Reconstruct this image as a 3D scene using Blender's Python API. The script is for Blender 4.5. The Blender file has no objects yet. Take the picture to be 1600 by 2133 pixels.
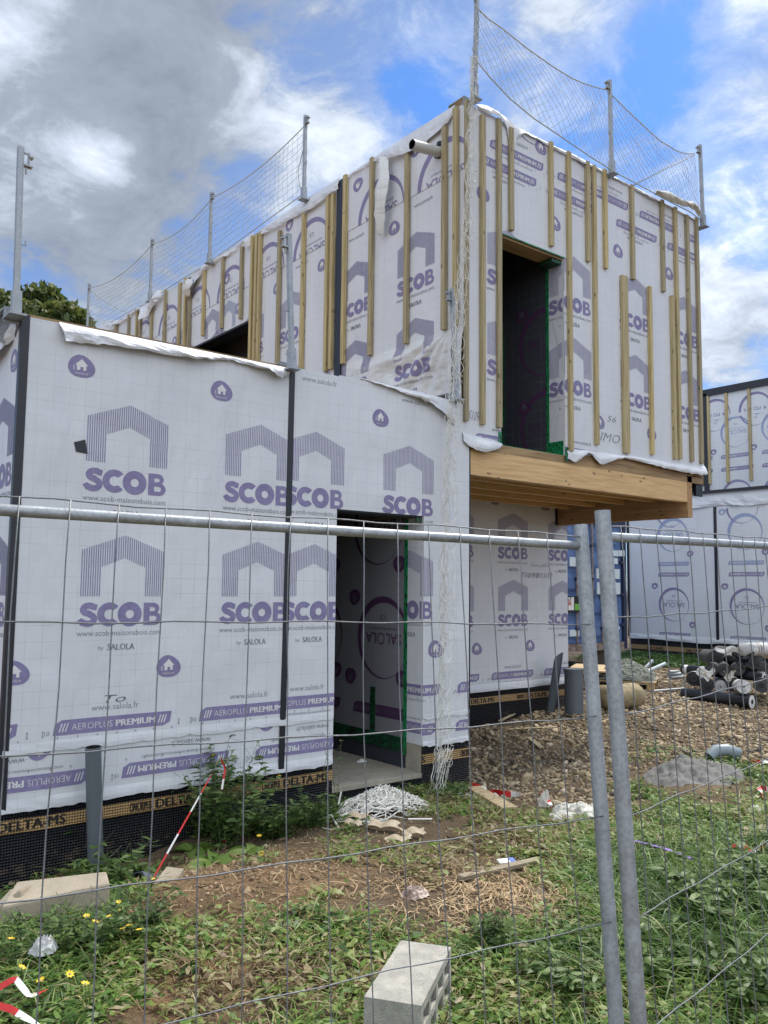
import bpy, math, random
import numpy as np
from mathutils import Vector, noise as mnoise
random.seed(7); rng = np.random.default_rng(7)
sc = bpy.context.scene
COL = sc.collection
R_ = math.radians
# ------------------------------------------------------------------ camera
FPX = 1742.24; YAW, PIT, ROLL = -0.6733, .0889, .0109
CAM = np.array([-5.2132, -5.3757, 1.85])
cF = np.array([math.sin(-YAW)*math.cos(PIT), math.cos(YAW)*math.cos(PIT), math.sin(PIT)])
cR = np.array([math.cos(YAW), math.sin(YAW), 0.]); cU = np.cross(cR, cF)
cR, cU = cR*math.cos(ROLL)+cU*math.sin(ROLL), -cR*math.sin(ROLL)+cU*math.cos(ROLL)
def ray(px, py): return cF+cR*(px-800)/FPX+cU*(1066.5-py)/FPX
def atY(px, py, y=0.): v = ray(px, py); return CAM+v*(y-CAM[1])/v[1]
def atX(px, py, x=0.): v = ray(px, py); return CAM+v*(x-CAM[0])/v[0]
def atZ(px, py, z=0.): v = ray(px, py); return CAM+v*(z-CAM[2])/v[2]
def atD(px, py, d): return CAM+ray(px, py)*d
from mathutils import Matrix
cd = bpy.data.cameras.new('camera'); cam = bpy.data.objects.new('camera', cd); COL.objects.link(cam)
cd.sensor_fit = 'HORIZONTAL'; cd.sensor_width = 36; cd.lens = 36*FPX/1600
cd.clip_start = .05; cd.clip_end = 2000
M = Matrix.Identity(4)
for i in range(3): M[i][0] = cR[i]; M[i][1] = cU[i]; M[i][2] = -cF[i]; M[i][3] = CAM[i]
cam.matrix_world = M; sc.camera = cam
# ------------------------------------------------------------------ sky, sun
SUN_EL, SUN_AZ = R_(58), R_(80)      # azimuth measured from +y clockwise
w = bpy.data.worlds.new('World'); sc.world = w; w.use_nodes = True
nt = w.node_tree; nt.nodes.clear()
def N(t, **k):
    n = nt.nodes.new(t)
    for a, b in k.items(): setattr(n, a, b)
    return n
def L(a, b): nt.links.new(a, b)
def mth(op, a, b=None, c=None, clamp=False):
    n = N('ShaderNodeMath', operation=op); n.use_clamp = clamp
    for i, q in enumerate((a, b, c)):
        if q is None: continue
        if isinstance(q, (int, float)): n.inputs[i].default_value = q
        else: L(q, n.inputs[i])
    return n.outputs[0]
def ramp(fac, stops, interp='LINEAR'):
    n = N('ShaderNodeValToRGB'); e = n.color_ramp.elements; n.color_ramp.interpolation = interp
    while len(e) < len(stops): e.new(.5)
    for el, (p, c) in zip(e, stops): el.position = p; el.color = (*c, 1) if len(c) == 3 else c
    L(fac, n.inputs[0]); return n.outputs[0]
def mixc(f, a, b):
    n = N('ShaderNodeMix', data_type='RGBA')
    if isinstance(f, (int, float)): n.inputs[0].default_value = f
    else: L(f, n.inputs[0])
    for i, q in ((6, a), (7, b)):
        if isinstance(q, tuple): n.inputs[i].default_value = (*q, 1)
        else: L(q, n.inputs[i])
    return n.outputs[2]
tc = N('ShaderNodeTexCoord'); D = tc.outputs['Generated']
sky = N('ShaderNodeTexSky', sky_type='NISHITA'); sky.sun_disc = False
sky.sun_elevation = SUN_EL; sky.sun_rotation = SUN_AZ; sky.air_density = 1.0; sky.dust_density = .6; sky.ozone_density = 2.5
sep = N('ShaderNodeSeparateXYZ'); L(D, sep.inputs[0])
den = mth('ADD', mth('MAXIMUM', sep.outputs[2], 0.0), .28)
cmb = N('ShaderNodeCombineXYZ'); L(mth('DIVIDE', sep.outputs[0], den), cmb.inputs[0]); L(mth('DIVIDE', sep.outputs[1], den), cmb.inputs[1])
def nz(vec, scale, detail=6, rough=.55, dist=0., off=(0, 0, 0)):
    mp = N('ShaderNodeMapping'); mp.inputs['Location'].default_value = off; L(vec, mp.inputs[0])
    n = N('ShaderNodeTexNoise'); n.inputs['Scale'].default_value = scale; n.inputs['Detail'].default_value = detail
    n.inputs['Roughness'].default_value = rough; n.inputs['Distortion'].default_value = dist
    L(mp.outputs[0], n.inputs['Vector']); return n.outputs[0]
n1 = nz(cmb.outputs[0], 2.3, 9, .6, .35, (3.1, 1.7, 0))
n2 = nz(cmb.outputs[0], 7.5, 8, .66, .4, (7.3, 2.2, 0))
def lobe(px, py, width):     # soft lobe round a sky direction; width in degrees
    v = ray(px, py); v = v/np.linalg.norm(v)
    d = N('ShaderNodeVectorMath', operation='DOT_PRODUCT'); L(D, d.inputs[0]); d.inputs[1].default_value = tuple(v)
    k = 1-math.cos(R_(width))
    return mth('POWER', 2.718, mth('MULTIPLY', mth('SUBTRACT', 1, d.outputs['Value']), -1/k))
def lobes(lst, base):
    for px, py, wd, amp in lst: base = mth('MULTIPLY_ADD', lobe(px, py, wd), amp, base)
    return base
cl = mth('MULTIPLY_ADD', n1, .62, mth('MULTIPLY', n2, .42))
cl = lobes([(1260, 260, 6.0, -.17), (880, 200, 3.4, -.17), (1400, 130, 3, -.05), (1420, 330, 2.5, -.05), (1560, 520, 2.6, -.11), (560, 170, 2.5, -.07), (200, 230, 10, .24), (640, 290, 5, .13), (1500, 640, 4, .18), (1180, 40, 3.5, .10), (1100, 250, 2, .07), (1330, 330, 2, .06)], cl)
mask = ramp(cl, [(.38, (0, 0, 0)), (.49, (.45, .45, .45)), (.62, (1, 1, 1))], 'EASE')
br = lobes([(330, 110, 8, -.15), (200, 480, 5, -.10), (210, 320, 2.4, .22), (600, 310, 5.5, .20), (1500, 600, 6, .10), (1150, 60, 5, .05), (1560, 40, 4, .06), (1560, 380, 3, .08), (20, 80, 3, .18)], mth('MULTIPLY_ADD', n2, .55, mth('MULTIPLY', n1, .45)))
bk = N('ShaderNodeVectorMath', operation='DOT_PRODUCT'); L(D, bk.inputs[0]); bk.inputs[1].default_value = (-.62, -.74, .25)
br = mth('MULTIPLY_ADD', mth('MAXIMUM', bk.outputs['Value'], 0), .65, br); cl = mth('MULTIPLY_ADD', mth('MAXIMUM', bk.outputs['Value'], 0), .2, cl)      # extra brightness added to the unseen sky behind the viewer, lights the walls
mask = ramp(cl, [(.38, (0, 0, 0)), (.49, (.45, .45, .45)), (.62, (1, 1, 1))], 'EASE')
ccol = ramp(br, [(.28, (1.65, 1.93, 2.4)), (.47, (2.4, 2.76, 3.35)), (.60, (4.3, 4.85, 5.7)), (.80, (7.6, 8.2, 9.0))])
skym = N('ShaderNodeMix', data_type='RGBA', blend_type='MULTIPLY'); skym.inputs[0].default_value = 1
L(sky.outputs[0], skym.inputs[6]); skym.inputs[7].default_value = (.46, .74, 1.10, 1)
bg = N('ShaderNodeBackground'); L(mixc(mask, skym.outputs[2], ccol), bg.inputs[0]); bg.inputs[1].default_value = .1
w.cycles.sampling_method = 'MANUAL'; w.cycles.sample_map_resolution = 512
sc.cycles.max_bounces = 5; sc.cycles.diffuse_bounces = 3; sc.cycles.glossy_bounces = 2; sc.cycles.transmission_bounces = 2; sc.cycles.caustics_reflective = False; sc.cycles.caustics_refractive = False
wo = N('ShaderNodeOutputWorld'); L(bg.outputs[0], wo.inputs[0])
sd = bpy.data.lights.new('sun', 'SUN'); so = bpy.data.objects.new('sun', sd); COL.objects.link(so)
sd.energy = 3.0; sd.angle = R_(20); sd.color = (1, .94, .84)
sdir = Vector((math.sin(SUN_AZ)*math.cos(SUN_EL), math.cos(SUN_AZ)*math.cos(SUN_EL), math.sin(SUN_EL)))
so.rotation_euler = sdir.to_track_quat('Z', 'Y').to_euler()
sc.view_settings.view_transform = 'Standard'; sc.view_settings.look = 'None'
sc.view_settings.exposure = 0.76; sc.view_settings.gamma = 1

# ------------------------------------------------------------------ materials
def newmat(name, base=(.5, .5, .5), rough=.6, metal=0., spec=.5):
    global nt
    m = bpy.data.materials.new(name); m.use_nodes = True; nt = m.node_tree
    b = nt.nodes['Principled BSDF']; b.inputs['Base Color'].default_value = (*base, 1)
    b.inputs['Roughness'].default_value = rough; b.inputs['Metallic'].default_value = metal
    b.inputs['Specular IOR Level'].default_value = spec
    return m, b
def coord(kind='Object'):
    return N('ShaderNodeTexCoord').outputs[kind]
def stretch(vec, s):
    mp = N('ShaderNodeMapping'); mp.inputs['Scale'].default_value = s; L(vec, mp.inputs[0]); return mp.outputs[0]
def bump(b, h, strength, dist=.01, prev=None):
    n = N('ShaderNodeBump'); n.inputs['Strength'].default_value = strength; n.inputs['Distance'].default_value = dist
    L(h, n.inputs['Height'])
    if prev is not None: L(prev, n.inputs['Normal'])
    L(n.outputs[0], b.inputs['Normal']); return n.outputs[0]
def membrane(name, axis, base=(.685, .70, .745), wr=.9, fold=(1., 1., .35)):
    m, b = newmat(name, base, .42, spec=.4)
    P = coord(); s = N('ShaderNodeSeparateXYZ'); L(P, s.inputs[0])
    def lines(q, per, wd):
        f = mth('FRACT', mth('DIVIDE', mth('ADD', q, 50.013), per)); return mth('LESS_THAN', f, wd)
    g = mth('MAXIMUM', lines(s.outputs[axis], .1, .03), lines(s.outputs[2], .1, .03))
    brk = nz(P, 4, 2, .5); g = mth('MULTIPLY', g, mth('MULTIPLY', mth('SUBTRACT', brk, .25), 1.1, clamp=True))
    dirt = nz(P, 1.3, 5, .6)
    c0 = ramp(dirt, [(.3, tuple(x*.9 for x in base)), (.7, base)])
    L(mixc(g, c0, (.30, .30, .34)), b.inputs['Base Color'])
    a = nz(stretch(P, fold), 2.2, 4, .45, .4); a2 = nz(P, 9, 3, .5); a3 = nz(P, 320, 1, .5)
    p = bump(b, a, wr, .05); p = bump(b, a2, .16, .01, p); bump(b, a3, .1, .002, p)
    return m
MEMX = membrane('membrane_front', 0); MEMY = membrane('membrane_side', 1)
MEMW = membrane('membrane_loose', 1, (.70, .71, .72), .8, (.4, .6, 2.2))
MEMF = membrane('membrane_far', 1, (.68, .71, .75), .6)
def printink(name, c, c2):
    m, b = newmat(name, c, .55)
    P = coord(); L(ramp(nz(P, 30, 3, .6), [(.35, c), (.65, c2)]), b.inputs['Base Color'])
    a = nz(stretch(P, (1, 1, .35)), 2.2, 4, .45, .4); bump(b, a, .8, .05)
    return m
INK = printink('print_purple', (.20, .175, .33), (.245, .22, .38))
INKL = printink('print_stripe', (.23, .215, .36), (.28, .265, .42))
INKB = printink('print_blue', (.26, .32, .50), (.33, .38, .55))
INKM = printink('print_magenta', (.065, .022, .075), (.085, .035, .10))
INTW = newmat('print_white_shaded', (.09, .095, .11), .6)[0]  # white print for the interiors, room shade put into its colour
INKG = printink('print_grey', (.20, .20, .24), (.26, .26, .30))
WHT = printink('print_white', (.66, .67, .68), (.7, .7, .71))
PEN = newmat('pen', (.05, .05, .07), .6)[0]
TAPE = newmat('black_tape', (.012, .014, .022), .4)[0]
BLACK = newmat('black_plastic', (.01, .01, .012), .5)[0]
def greentape():
    m, b = newmat('green_tape', (.01, .16, .055), .4)
    P = coord(); n = nz(stretch(P, (60, 60, 25)), 1, 2, .5)
    L(ramp(n, [(.5, (.012, .22, .075)), (.62, (.004, .03, .02))]), b.inputs['Base Color']); bump(b, nz(P, 25, 3), .5, .01); return m
GREEN = greentape(); GREEND = newmat('green_tape_shaded', (.006, .05, .022), .5)[0]; nt = GREEND.node_tree; L(ramp(nz(stretch(coord(), (30, 30, 40)), 1, 3, .6), [(.45, (.004, .085, .03)), (.56, (.008, .012, .012))]), nt.nodes['Principled BSDF'].inputs['Base Color'])  # second tape is a darker copy carrying the indoor shade in its colour
def wood(name, c1, c2, axis=2, knots=True, rnd=True, grain=60):
    m, b = newmat(name, c1, .65)
    P = coord(); s = [grain, grain, grain]; s[axis] = 2.
    g = nz(stretch(P, tuple(s)), 1, 4, .6, .6)
    c = ramp(g, [(.36, c2), (.56, c1), (.8, tuple(min(1, x*1.12) for x in c1))])
    if knots:
        s2 = [14, 14, 14]; s2[axis] = 6
        v = N('ShaderNodeTexVoronoi'); v.inputs['Scale'].default_value = 1; L(stretch(P, tuple(s2)), v.inputs['Vector'])
        k = mth('LESS_THAN', v.outputs['Distance'], .17); k2 = mth('GREATER_THAN', nz(P, 5, 1), .52)
        c = mixc(mth('MULTIPLY', mth('MULTIPLY', k, k2), .75), c, tuple(x*.28 for x in c1))
    if rnd:
        oi = N('ShaderNodeObjectInfo'); h = N('ShaderNodeHueSaturation'); L(c, h.inputs['Color'])
        L(mth('ADD', mth('MULTIPLY', oi.outputs['Random'], .5), .68), h.inputs['Value'])
        L(mth('ADD', mth('MULTIPLY', oi.outputs['Random'], .3), .85), h.inputs['Saturation']); c = h.outputs[0]
    L(c, b.inputs['Base Color']); bump(b, g, .25, .003); return m
BATT = wood('treated_batten', (.47, .385, .215), (.30, .24, .125))
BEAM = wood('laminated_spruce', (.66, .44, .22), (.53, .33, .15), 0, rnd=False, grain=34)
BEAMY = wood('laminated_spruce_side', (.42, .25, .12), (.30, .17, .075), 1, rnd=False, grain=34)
OSB = wood('osb_board', (.36, .24, .12), (.22, .14, .07), 0, False, False, 20)
PLANK = wood('weathered_plank', (.40, .33, .22), (.24, .19, .12), 0)
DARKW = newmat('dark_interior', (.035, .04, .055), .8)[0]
INTM2 = membrane('interior_membrane_shaded', 1, (.055, .06, .075), .4)  # darker copy of the interior membrane, upper room's shade painted in
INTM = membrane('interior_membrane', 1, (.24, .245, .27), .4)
def galv(name, base=(.46, .49, .52)):
    m, b = newmat(name, base, .5, .7)
    P = coord(); v = N('ShaderNodeTexVoronoi'); v.inputs['Scale'].default_value = 90; L(P, v.inputs['Vector'])
    n = nz(P, 14, 4, .6); 
    L(ramp(mth('ADD', mth('MULTIPLY', v.outputs['Distance'], .3), mth('MULTIPLY', n, .8)), [(.3, tuple(x*.72 for x in base)), (.55, base), (.8, tuple(min(1, x*1.3) for x in base))]), b.inputs['Base Color'])
    st = nz(stretch(P, (160, 160, 2.5)), 1, 3, .6)
    L(ramp(mth('ADD', mth('MULTIPLY', n, .5), mth('MULTIPLY', st, .5)), [(.35, (.42,)*3), (.65, (.75,)*3)]), b.inputs['Roughness']); bump(b, mth('ADD', st, nz(P, 60, 2)), .3, .002)
    return m
POSTM = None
GALV = galv('galvanised_steel', (.36, .385, .41)); WIRE = galv('galvanised_wire', (.20, .21, .225))
NET = newmat('net_cord', (.42, .43, .40), .8)[0]; CORD = newmat('white_cord', (.68, .67, .62), .75)[0]
def dimple():
    m, b = newmat('dimpled_membrane', (.012, .013, .018), .33)
    P = coord(); s = N('ShaderNodeSeparateXYZ'); L(P, s.inputs[0])
    k = 2*math.pi/.034; u = mth('ADD', s.outputs[0], s.outputs[1])
    h = mth('MULTIPLY', mth('SINE', mth('MULTIPLY', mth('ADD', u, s.outputs[2]), k)), mth('SINE', mth('MULTIPLY', mth('SUBTRACT', u, s.outputs[2]), k)))
    mud = mth('GREATER_THAN', mth('SUBTRACT', nz(stretch(P, (1, 1, 1.6)), 5, 6, .7), mth('MULTIPLY', s.outputs[2], .5)), .50)
    L(mixc(mth('MULTIPLY', mud, .6), ramp(h, [(.45, (.010, .011, .016)), (.9, (.045, .048, .060))]), (.13, .10, .07)), b.inputs['Base Color'])
    bump(b, h, 1., .012); return m
DIMP = dimple()
def band():
    m, b = newmat('yellow_band', (.50, .30, .11), .5)
    P = coord(); s = N('ShaderNodeSeparateXYZ'); L(P, s.inputs[0])
    k = 2*math.pi/.034; u = mth('ADD', s.outputs[0], s.outputs[1])
    h = mth('MULTIPLY', mth('SINE', mth('MULTIPLY', mth('ADD', u, s.outputs[2]), k)), mth('SINE', mth('MULTIPLY', mth('SUBTRACT', u, s.outputs[2]), k)))
    L(ramp(h, [(.05, (.48, .30, .13)), (.55, (.10, .065, .03))]), b.inputs['Base Color']); bump(b, h, .6, .01); return m
BAND = band()
def concrete(name, c1, c2, sc_=6, bs=.5):
    m, b = newmat(name, c1, .9)
    P = coord(); n = mth('ADD', mth('MULTIPLY', nz(P, sc_, 6, .65), .6), mth('MULTIPLY', nz(P, sc_*14, 3, .6), .4))
    L(ramp(n, [(.32, c2), (.6, c1)]), b.inputs['Base Color']); bump(b, n, bs, .01); return m
CONC = concrete('concrete', (.40, .36, .29), (.26, .24, .20)); BLOCK = concrete('block_concrete', (.42, .405, .36), (.20, .195, .175), 14, 1.)
STONE = concrete('cut_stone', (.42, .36, .27), (.28, .24, .18), 7)
PVC = newmat('grey_pvc', (.105, .125, .145), .45)[0]; PVCL = newmat('pale_pipe', (.50, .51, .50), .4)[0]
WSHEET = newmat('white_sheet', (.72, .72, .70), .5)[0]
def crumpled(name, c1, c2):
    m, b = newmat(name, c1, .8); P = coord(); n = nz(P, 12, 5, .6)
    L(ramp(n, [(.35, c2), (.6, c1)]), b.inputs['Base Color']); bump(b, n, .6, .02); return m
RAG = crumpled('stained_rag', (.55, .46, .40), (.16, .10, .08)); CARD = crumpled('wet_cardboard', (.50, .42, .31), (.34, .27, .18))
PLAS = crumpled('milky_plastic', (.66, .65, .60), (.48, .46, .41))
RED = newmat('red_tape', (.55, .02, .02), .5)[0]; TWH = newmat('white_tape', (.72, .71, .69), .5)[0]
PURP = newmat('purple_strap', (.26, .16, .50), .5)[0]; BLUE = newmat('blue_label', (.03, .10, .45), .5)[0]
ROLLK = newmat('roll_black', (.012, .014, .02), .4)[0]; ROLLG = crumpled('roll_grey_end', (.07, .07, .072), (.025, .025, .026)); ROLLW = crumpled('roll_white', (.66, .66, .66), (.42, .42, .43))
BAGT = crumpled('tan_bag', (.33, .27, .16), (.20, .16, .09))
def contmat():
    m, b = newmat('container_blue', (.075, .13, .30), .45); P = coord(); n = nz(P, 3, 5, .6)
    L(ramp(n, [(.3, (.055, .10, .24)), (.6, (.10, .17, .36)), (.8, (.2, .27, .42))]), b.inputs['Base Color']); return m
CBLUE = contmat(); CDARK = newmat('container_dark', (.02, .03, .07), .5)[0]; RUST = crumpled('rusty_rod', (.30, .25, .22), (.14, .09, .07))
STICK = newmat('white_sticker', (.62, .70, .74), .5)[0]; SGREEN = newmat('sign_green', (.16, .42, .06), .5)[0]; SRED = newmat('sign_red', (.5, .03, .04), .5)[0]
YEL = newmat('yellow_petal', (.75, .52, .02), .6)[0]
def rndmat(name, stops, rough=.6, trans=0., attr='rnd', extra=0.):
    m, b = newmat(name, stops[0][1], rough)
    a = N('ShaderNodeAttribute'); a.attribute_name = attr
    f = a.outputs['Fac']
    if extra: f = mth('ADD', f, mth('MULTIPLY', mth('SUBTRACT', nz(coord(), 40, 3), .5), extra))
    c = ramp(f, stops); L(c, b.inputs['Base Color'])
    if trans:
        t = N('ShaderNodeBsdfTranslucent'); L(c, t.inputs[0]); mx = N('ShaderNodeMixShader'); mx.inputs[0].default_value = trans*1.3
        L(b.outputs[0], mx.inputs[1]); L(t.outputs[0], mx.inputs[2]); L(mx.outputs[0], nt.nodes['Material Output'].inputs[0])
    return m
LEAF = rndmat('leaf', [(0., (.050, .110, .022)), (.22, (.10, .20, .036)), (.45, (.18, .29, .055)), (.64, (.28, .32, .10)), (.80, (.34, .29, .16)), (1., (.22, .15, .09))], .5, .3)
WEED = rndmat('weed_leaf', [(0., (.05, .10, .03)), (.5, (.12, .20, .05)), (1., (.22, .29, .10))], .5, .3)
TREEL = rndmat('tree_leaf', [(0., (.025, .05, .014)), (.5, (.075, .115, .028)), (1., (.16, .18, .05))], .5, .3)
STRAW = rndmat('dry_roots', [(0., (.16, .09, .045)), (.5, (.34, .23, .12)), (1., (.52, .40, .25))], .8)
GRAV = rndmat('gravel', [(0., (.07, .062, .052)), (.25, (.16, .13, .095)), (.5, (.24, .18, .108)), (.75, (.35, .27, .16)), (1., (.46, .39, .29))], .85, extra=.35)
BARK = crumpled('bark', (.09, .07, .05), (.04, .03, .02))

# ------------------------------------------------------------------ mesh builder and objects
class MB:
    def __init__(s): s.v = []; s.f = []; s.m = []; s.mats = []
    def mi(s, mat):
        if mat not in s.mats: s.mats.append(mat)
        return s.mats.index(mat)
    def add(s, vs, fs, mat):
        o = len(s.v); s.v += [tuple(map(float, q)) for q in vs]; k = s.mi(mat)
        for f in fs: s.f.append(tuple(o+i for i in f)); s.m.append(k)
        return s
    def box(s, a, b, mat):
        x0, y0, z0 = a; x1, y1, z1 = b
        V = [(x0, y0, z0), (x1, y0, z0), (x1, y1, z0), (x0, y1, z0), (x0, y0, z1), (x1, y0, z1), (x1, y1, z1), (x0, y1, z1)]
        return s.add(V, [(0, 3, 2, 1), (4, 5, 6, 7), (0, 1, 5, 4), (1, 2, 6, 5), (2, 3, 7, 6), (3, 0, 4, 7)], mat)
    def obox(s, c, ax, ay, az, mat):   # box by centre and three half vectors
        c, ax, ay, az = (np.array(q, float) for q in (c, ax, ay, az))
        V = [c+i*ax+j*ay+k*az for k in (-1, 1) for j in (-1, 1) for i in (-1, 1)]
        return s.add(V, [(0, 2, 3, 1), (4, 5, 7, 6), (0, 1, 5, 4), (1, 3, 7, 5), (3, 2, 6, 7), (2, 0, 4, 6)], mat)
    def tube(s, pts, r, mat, n=8, cap=True, closed=False):
        P = [np.array(p, float) for p in pts]; m = len(P); rs = r if hasattr(r, '__len__') else [r]*m
        V = []; prev = None
        for i in range(m):
            if closed: t = P[(i+1) % m]-P[i-1]
            else: t = P[min(i+1, m-1)]-P[max(i-1, 0)]
            t = t/(np.linalg.norm(t)+1e-12)
            if prev is None:
                a = np.array([0, 0, 1.]) if abs(t[2]) < .9 else np.array([1., 0, 0])
            else: a = prev
            u = a-t*(a@t); u /= np.linalg.norm(u)+1e-12; prev = u; q = np.cross(t, u)
            for j in range(n):
                th = 2*math.pi*j/n; V.append(P[i]+rs[i]*(math.cos(th)*u+math.sin(th)*q))
        F = []
        for i in range(m if closed else m-1):
            for j in range(n):
                a = i*n+j; b = i*n+(j+1) % n; c = ((i+1) % m)*n+(j+1) % n; d = ((i+1) % m)*n+j; F.append((a, b, c, d))
        if cap and not closed: F += [tuple(range(n))[::-1], tuple((m-1)*n+j for j in range(n))]
        return s.add(V, F, mat)
    def grid(s, fn, nu, nv, mat):      # fn(i/nu, j/nv) -> point
        V = [fn(i/nu, j/nv) for j in range(nv+1) for i in range(nu+1)]
        F = [(j*(nu+1)+i, j*(nu+1)+i+1, (j+1)*(nu+1)+i+1, (j+1)*(nu+1)+i) for j in range(nv) for i in range(nu)]
        return s.add(V, F, mat)
    def build(s, name, parent=None, smooth=False, loc=None, fix=True):
        me = bpy.data.meshes.new(name)
        V = np.array(s.v)
        org = np.zeros(3)
        if loc is not None: org = np.array(loc, float); V = V-org
        elif parent is not None: org = np.zeros(3)
        me.from_pydata([tuple(q) for q in V], [], s.f)
        for m in s.mats: me.materials.append(m)
        me.polygons.foreach_set('material_index', s.m)
        if smooth: me.polygons.foreach_set('use_smooth', [True]*len(s.f))
        me.update()
        o = bpy.data.objects.new(name, me); COL.objects.link(o); o.location = org
        if parent is not None:
            o.parent = parent; o.location = Vector(org)-WORLD.get(parent.name, Vector((0, 0, 0)))
        WORLD[o.name] = Vector(org)
        return o
WORLD = {}
def build_local(mb, name, parent, smooth=False):
    """mesh given in world coordinates, stored relative to its parent's origin"""
    return mb.build(name, parent, smooth, loc=WORLD[parent.name])
def tag(o, label=None, cat=None, group=None, kind=None):
    if label: o['label'] = label
    if cat: o['category'] = cat
    if group: o['group'] = group
    if kind: o['kind'] = kind
    return o
def thing(name, loc, label, cat, group=None):
    o = bpy.data.objects.new(name, None); COL.objects.link(o); o.location = tuple(map(float, loc)); o.empty_display_size = .1
    WORLD[o.name] = Vector(tuple(map(float, loc))); return tag(o, label, cat, group)
def copy_tree(o, parent=None):
    c = o.copy(); COL.objects.link(c)
    if parent is not None: c.parent = parent
    for ch in o.children: copy_tree(ch, c)
    return c
def from_np(name, V, F, mat, rnd=None, parent=None, smooth=False):
    me = bpy.data.meshes.new(name); k = F.shape[1]
    me.vertices.add(len(V)); me.vertices.foreach_set('co', V.astype(np.float32).ravel())
    me.loops.add(F.size); me.loops.foreach_set('vertex_index', F.astype(np.int32).ravel())
    me.polygons.add(len(F)); me.polygons.foreach_set('loop_start', np.arange(0, F.size, k, dtype=np.int32))
    me.polygons.foreach_set('loop_total', np.full(len(F), k, dtype=np.int32))
    if smooth: me.polygons.foreach_set('use_smooth', np.ones(len(F), bool))
    me.update(calc_edges=True)
    if rnd is not None:
        a = me.attributes.new('rnd', 'FLOAT', 'POINT'); a.data.foreach_set('value', rnd.astype(np.float32))
    me.materials.append(mat)
    o = bpy.data.objects.new(name, me); COL.objects.link(o)
    if parent is not None: o.parent = parent; o.location = -WORLD[parent.name]
    return o
def fbm(x, y, z=0., s=1.): return mnoise.fractal(Vector((x*s, y*s, z*s)), 1., 2., 4)

# ------------------------------------------------------------------ 2-D printed marks, clipped to rectangles of cloth
def circ(cx, cy, r, n=28, a0=0., a1=2*math.pi, ry=None):
    ry = ry or r; return [(cx+r*math.cos(a0+(a1-a0)*i/n), cy+ry*math.sin(a0+(a1-a0)*i/n)) for i in range(n+1)]
def strip(inner, outer): return [[inner[i], inner[i+1], outer[i+1], outer[i]] for i in range(len(inner)-1)]
def stroke(pts, wd):
    P = [np.array(p) for p in pts]; out = []; A = []; B = []
    for i in range(len(P)):
        t = P[min(i+1, len(P)-1)]-P[max(i-1, 0)]; t = t/np.linalg.norm(t); n = np.array([-t[1], t[0]])
        h = (wd[i] if hasattr(wd, '__len__') else wd)/2; A.append(tuple(P[i]+n*h)); B.append(tuple(P[i]-n*h))
    return strip(A, B)
def letters():
    """fat geometric S C O B in a box 3.73 wide and 1 high"""
    F = []
    # S
    c = []
    for a in np.linspace(25, 270, 14): c.append((.47+.235*math.cos(R_(a))*1.05, .715+.17*math.sin(R_(a))))
    for a in np.linspace(90, -155, 14)[1:]: c.append((.43+.27*math.cos(R_(a))*1.0, .305+.20*math.sin(R_(a))-.0))
    c = [(.80, .80)]+c[1:]+[(.06, .13)]
    F += stroke(c, [.25]+[.27]*(len(c)-2)+[.27])
    # C
    F += strip(circ(1.34, .5, .22, 22, R_(48), R_(312)), circ(1.34, .5, .52, 22, R_(42), R_(318)))
    # O
    F += strip(circ(2.24, .5, .19), circ(2.24, .5, .54))
    # B
    F += [[(2.86, 0), (3.14, 0), (3.14, 1), (2.86, 1)]]
    F += [[(3.14, .80), (3.30, .80), (3.30, 1), (3.14, 1)], [(3.14, .42), (3.30, .42), (3.30, .62), (3.14, .62)], [(3.14, 0), (3.36, 0), (3.36, .19), (3.14, .19)], [(3.14, .42), (3.36, .42), (3.36, .60), (3.14, .60)]]
    F += strip(circ(3.30, .71, .09, 12, -math.pi/2, math.pi/2), circ(3.30, .745, .28, 12, -math.pi/2, math.pi/2, .255))
    F += strip(circ(3.36, .30, .11, 12, -math.pi/2, math.pi/2), circ(3.36, .29, .33, 12, -math.pi/2, math.pi/2, .29))
    return F
SCOBF = [[(x/3.7, y) for x, y in f] for f in letters()]
TXT = {}
def textf(s, off=0., shear=0.):
    k = (s, off, shear)
    if k in TXT: return TXT[k]
    cu = bpy.data.curves.new('t', 'FONT'); cu.body = s; cu.size = 1; cu.offset = off; cu.resolution_u = 2; cu.shear = shear
    o = bpy.data.objects.new('t', cu); COL.objects.link(o)
    dg = bpy.context.evaluated_depsgraph_get(); me = o.evaluated_get(dg).to_mesh()
    V = [(v.co.x, v.co.y) for v in me.vertices]; Fc = [[V[i] for i in p.vertices] for p in me.polygons]
    o.evaluated_get(dg).to_mesh_clear(); COL.objects.unlink(o); bpy.data.objects.remove(o); bpy.data.curves.remove(cu)
    x0 = min(v[0] for v in V); x1 = max(v[0] for v in V)
    TXT[k] = ([[((x-x0)/(x1-x0), y/.73) for x, y in f] for f in Fc]); return TXT[k]
def textb(s, b=.012):
    F = textf(s); return [[(x*(1-b)+d, y) for x, y in f] for d in (0, b*.5, b) for f in F]
def tr(F, u, v, w_, h, rot=False, skew=0.):
    if rot: return [[(u+w_-x*w_, v+h-y*h) for x, y in f] for f in F]
    return [[(u+x*w_+skew*y*h, v+y*h) for x, y in f] for f in F]
HOUSE = [(-.30, -.02), (.30, -.02), (.30, -.38), (.08, -.38), (.08, -.16), (-.12, -.16), (-.12, -.38), (-.30, -.38)]
def blob(cx, cy, r, flip=False):
    sg = -1 if flip else 1; pts = []
    for i in range(29):
        a = 2*math.pi*i/28; k = 1+.07*math.cos(2*a+.5)+.05*math.cos(3*a+1.2)
        pts.append((cx+r*k*math.cos(a), cy+sg*r*k*.95*math.sin(a)))
    return [[(cx, cy), pts[i], pts[i+1]] for i in range(28)]
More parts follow.
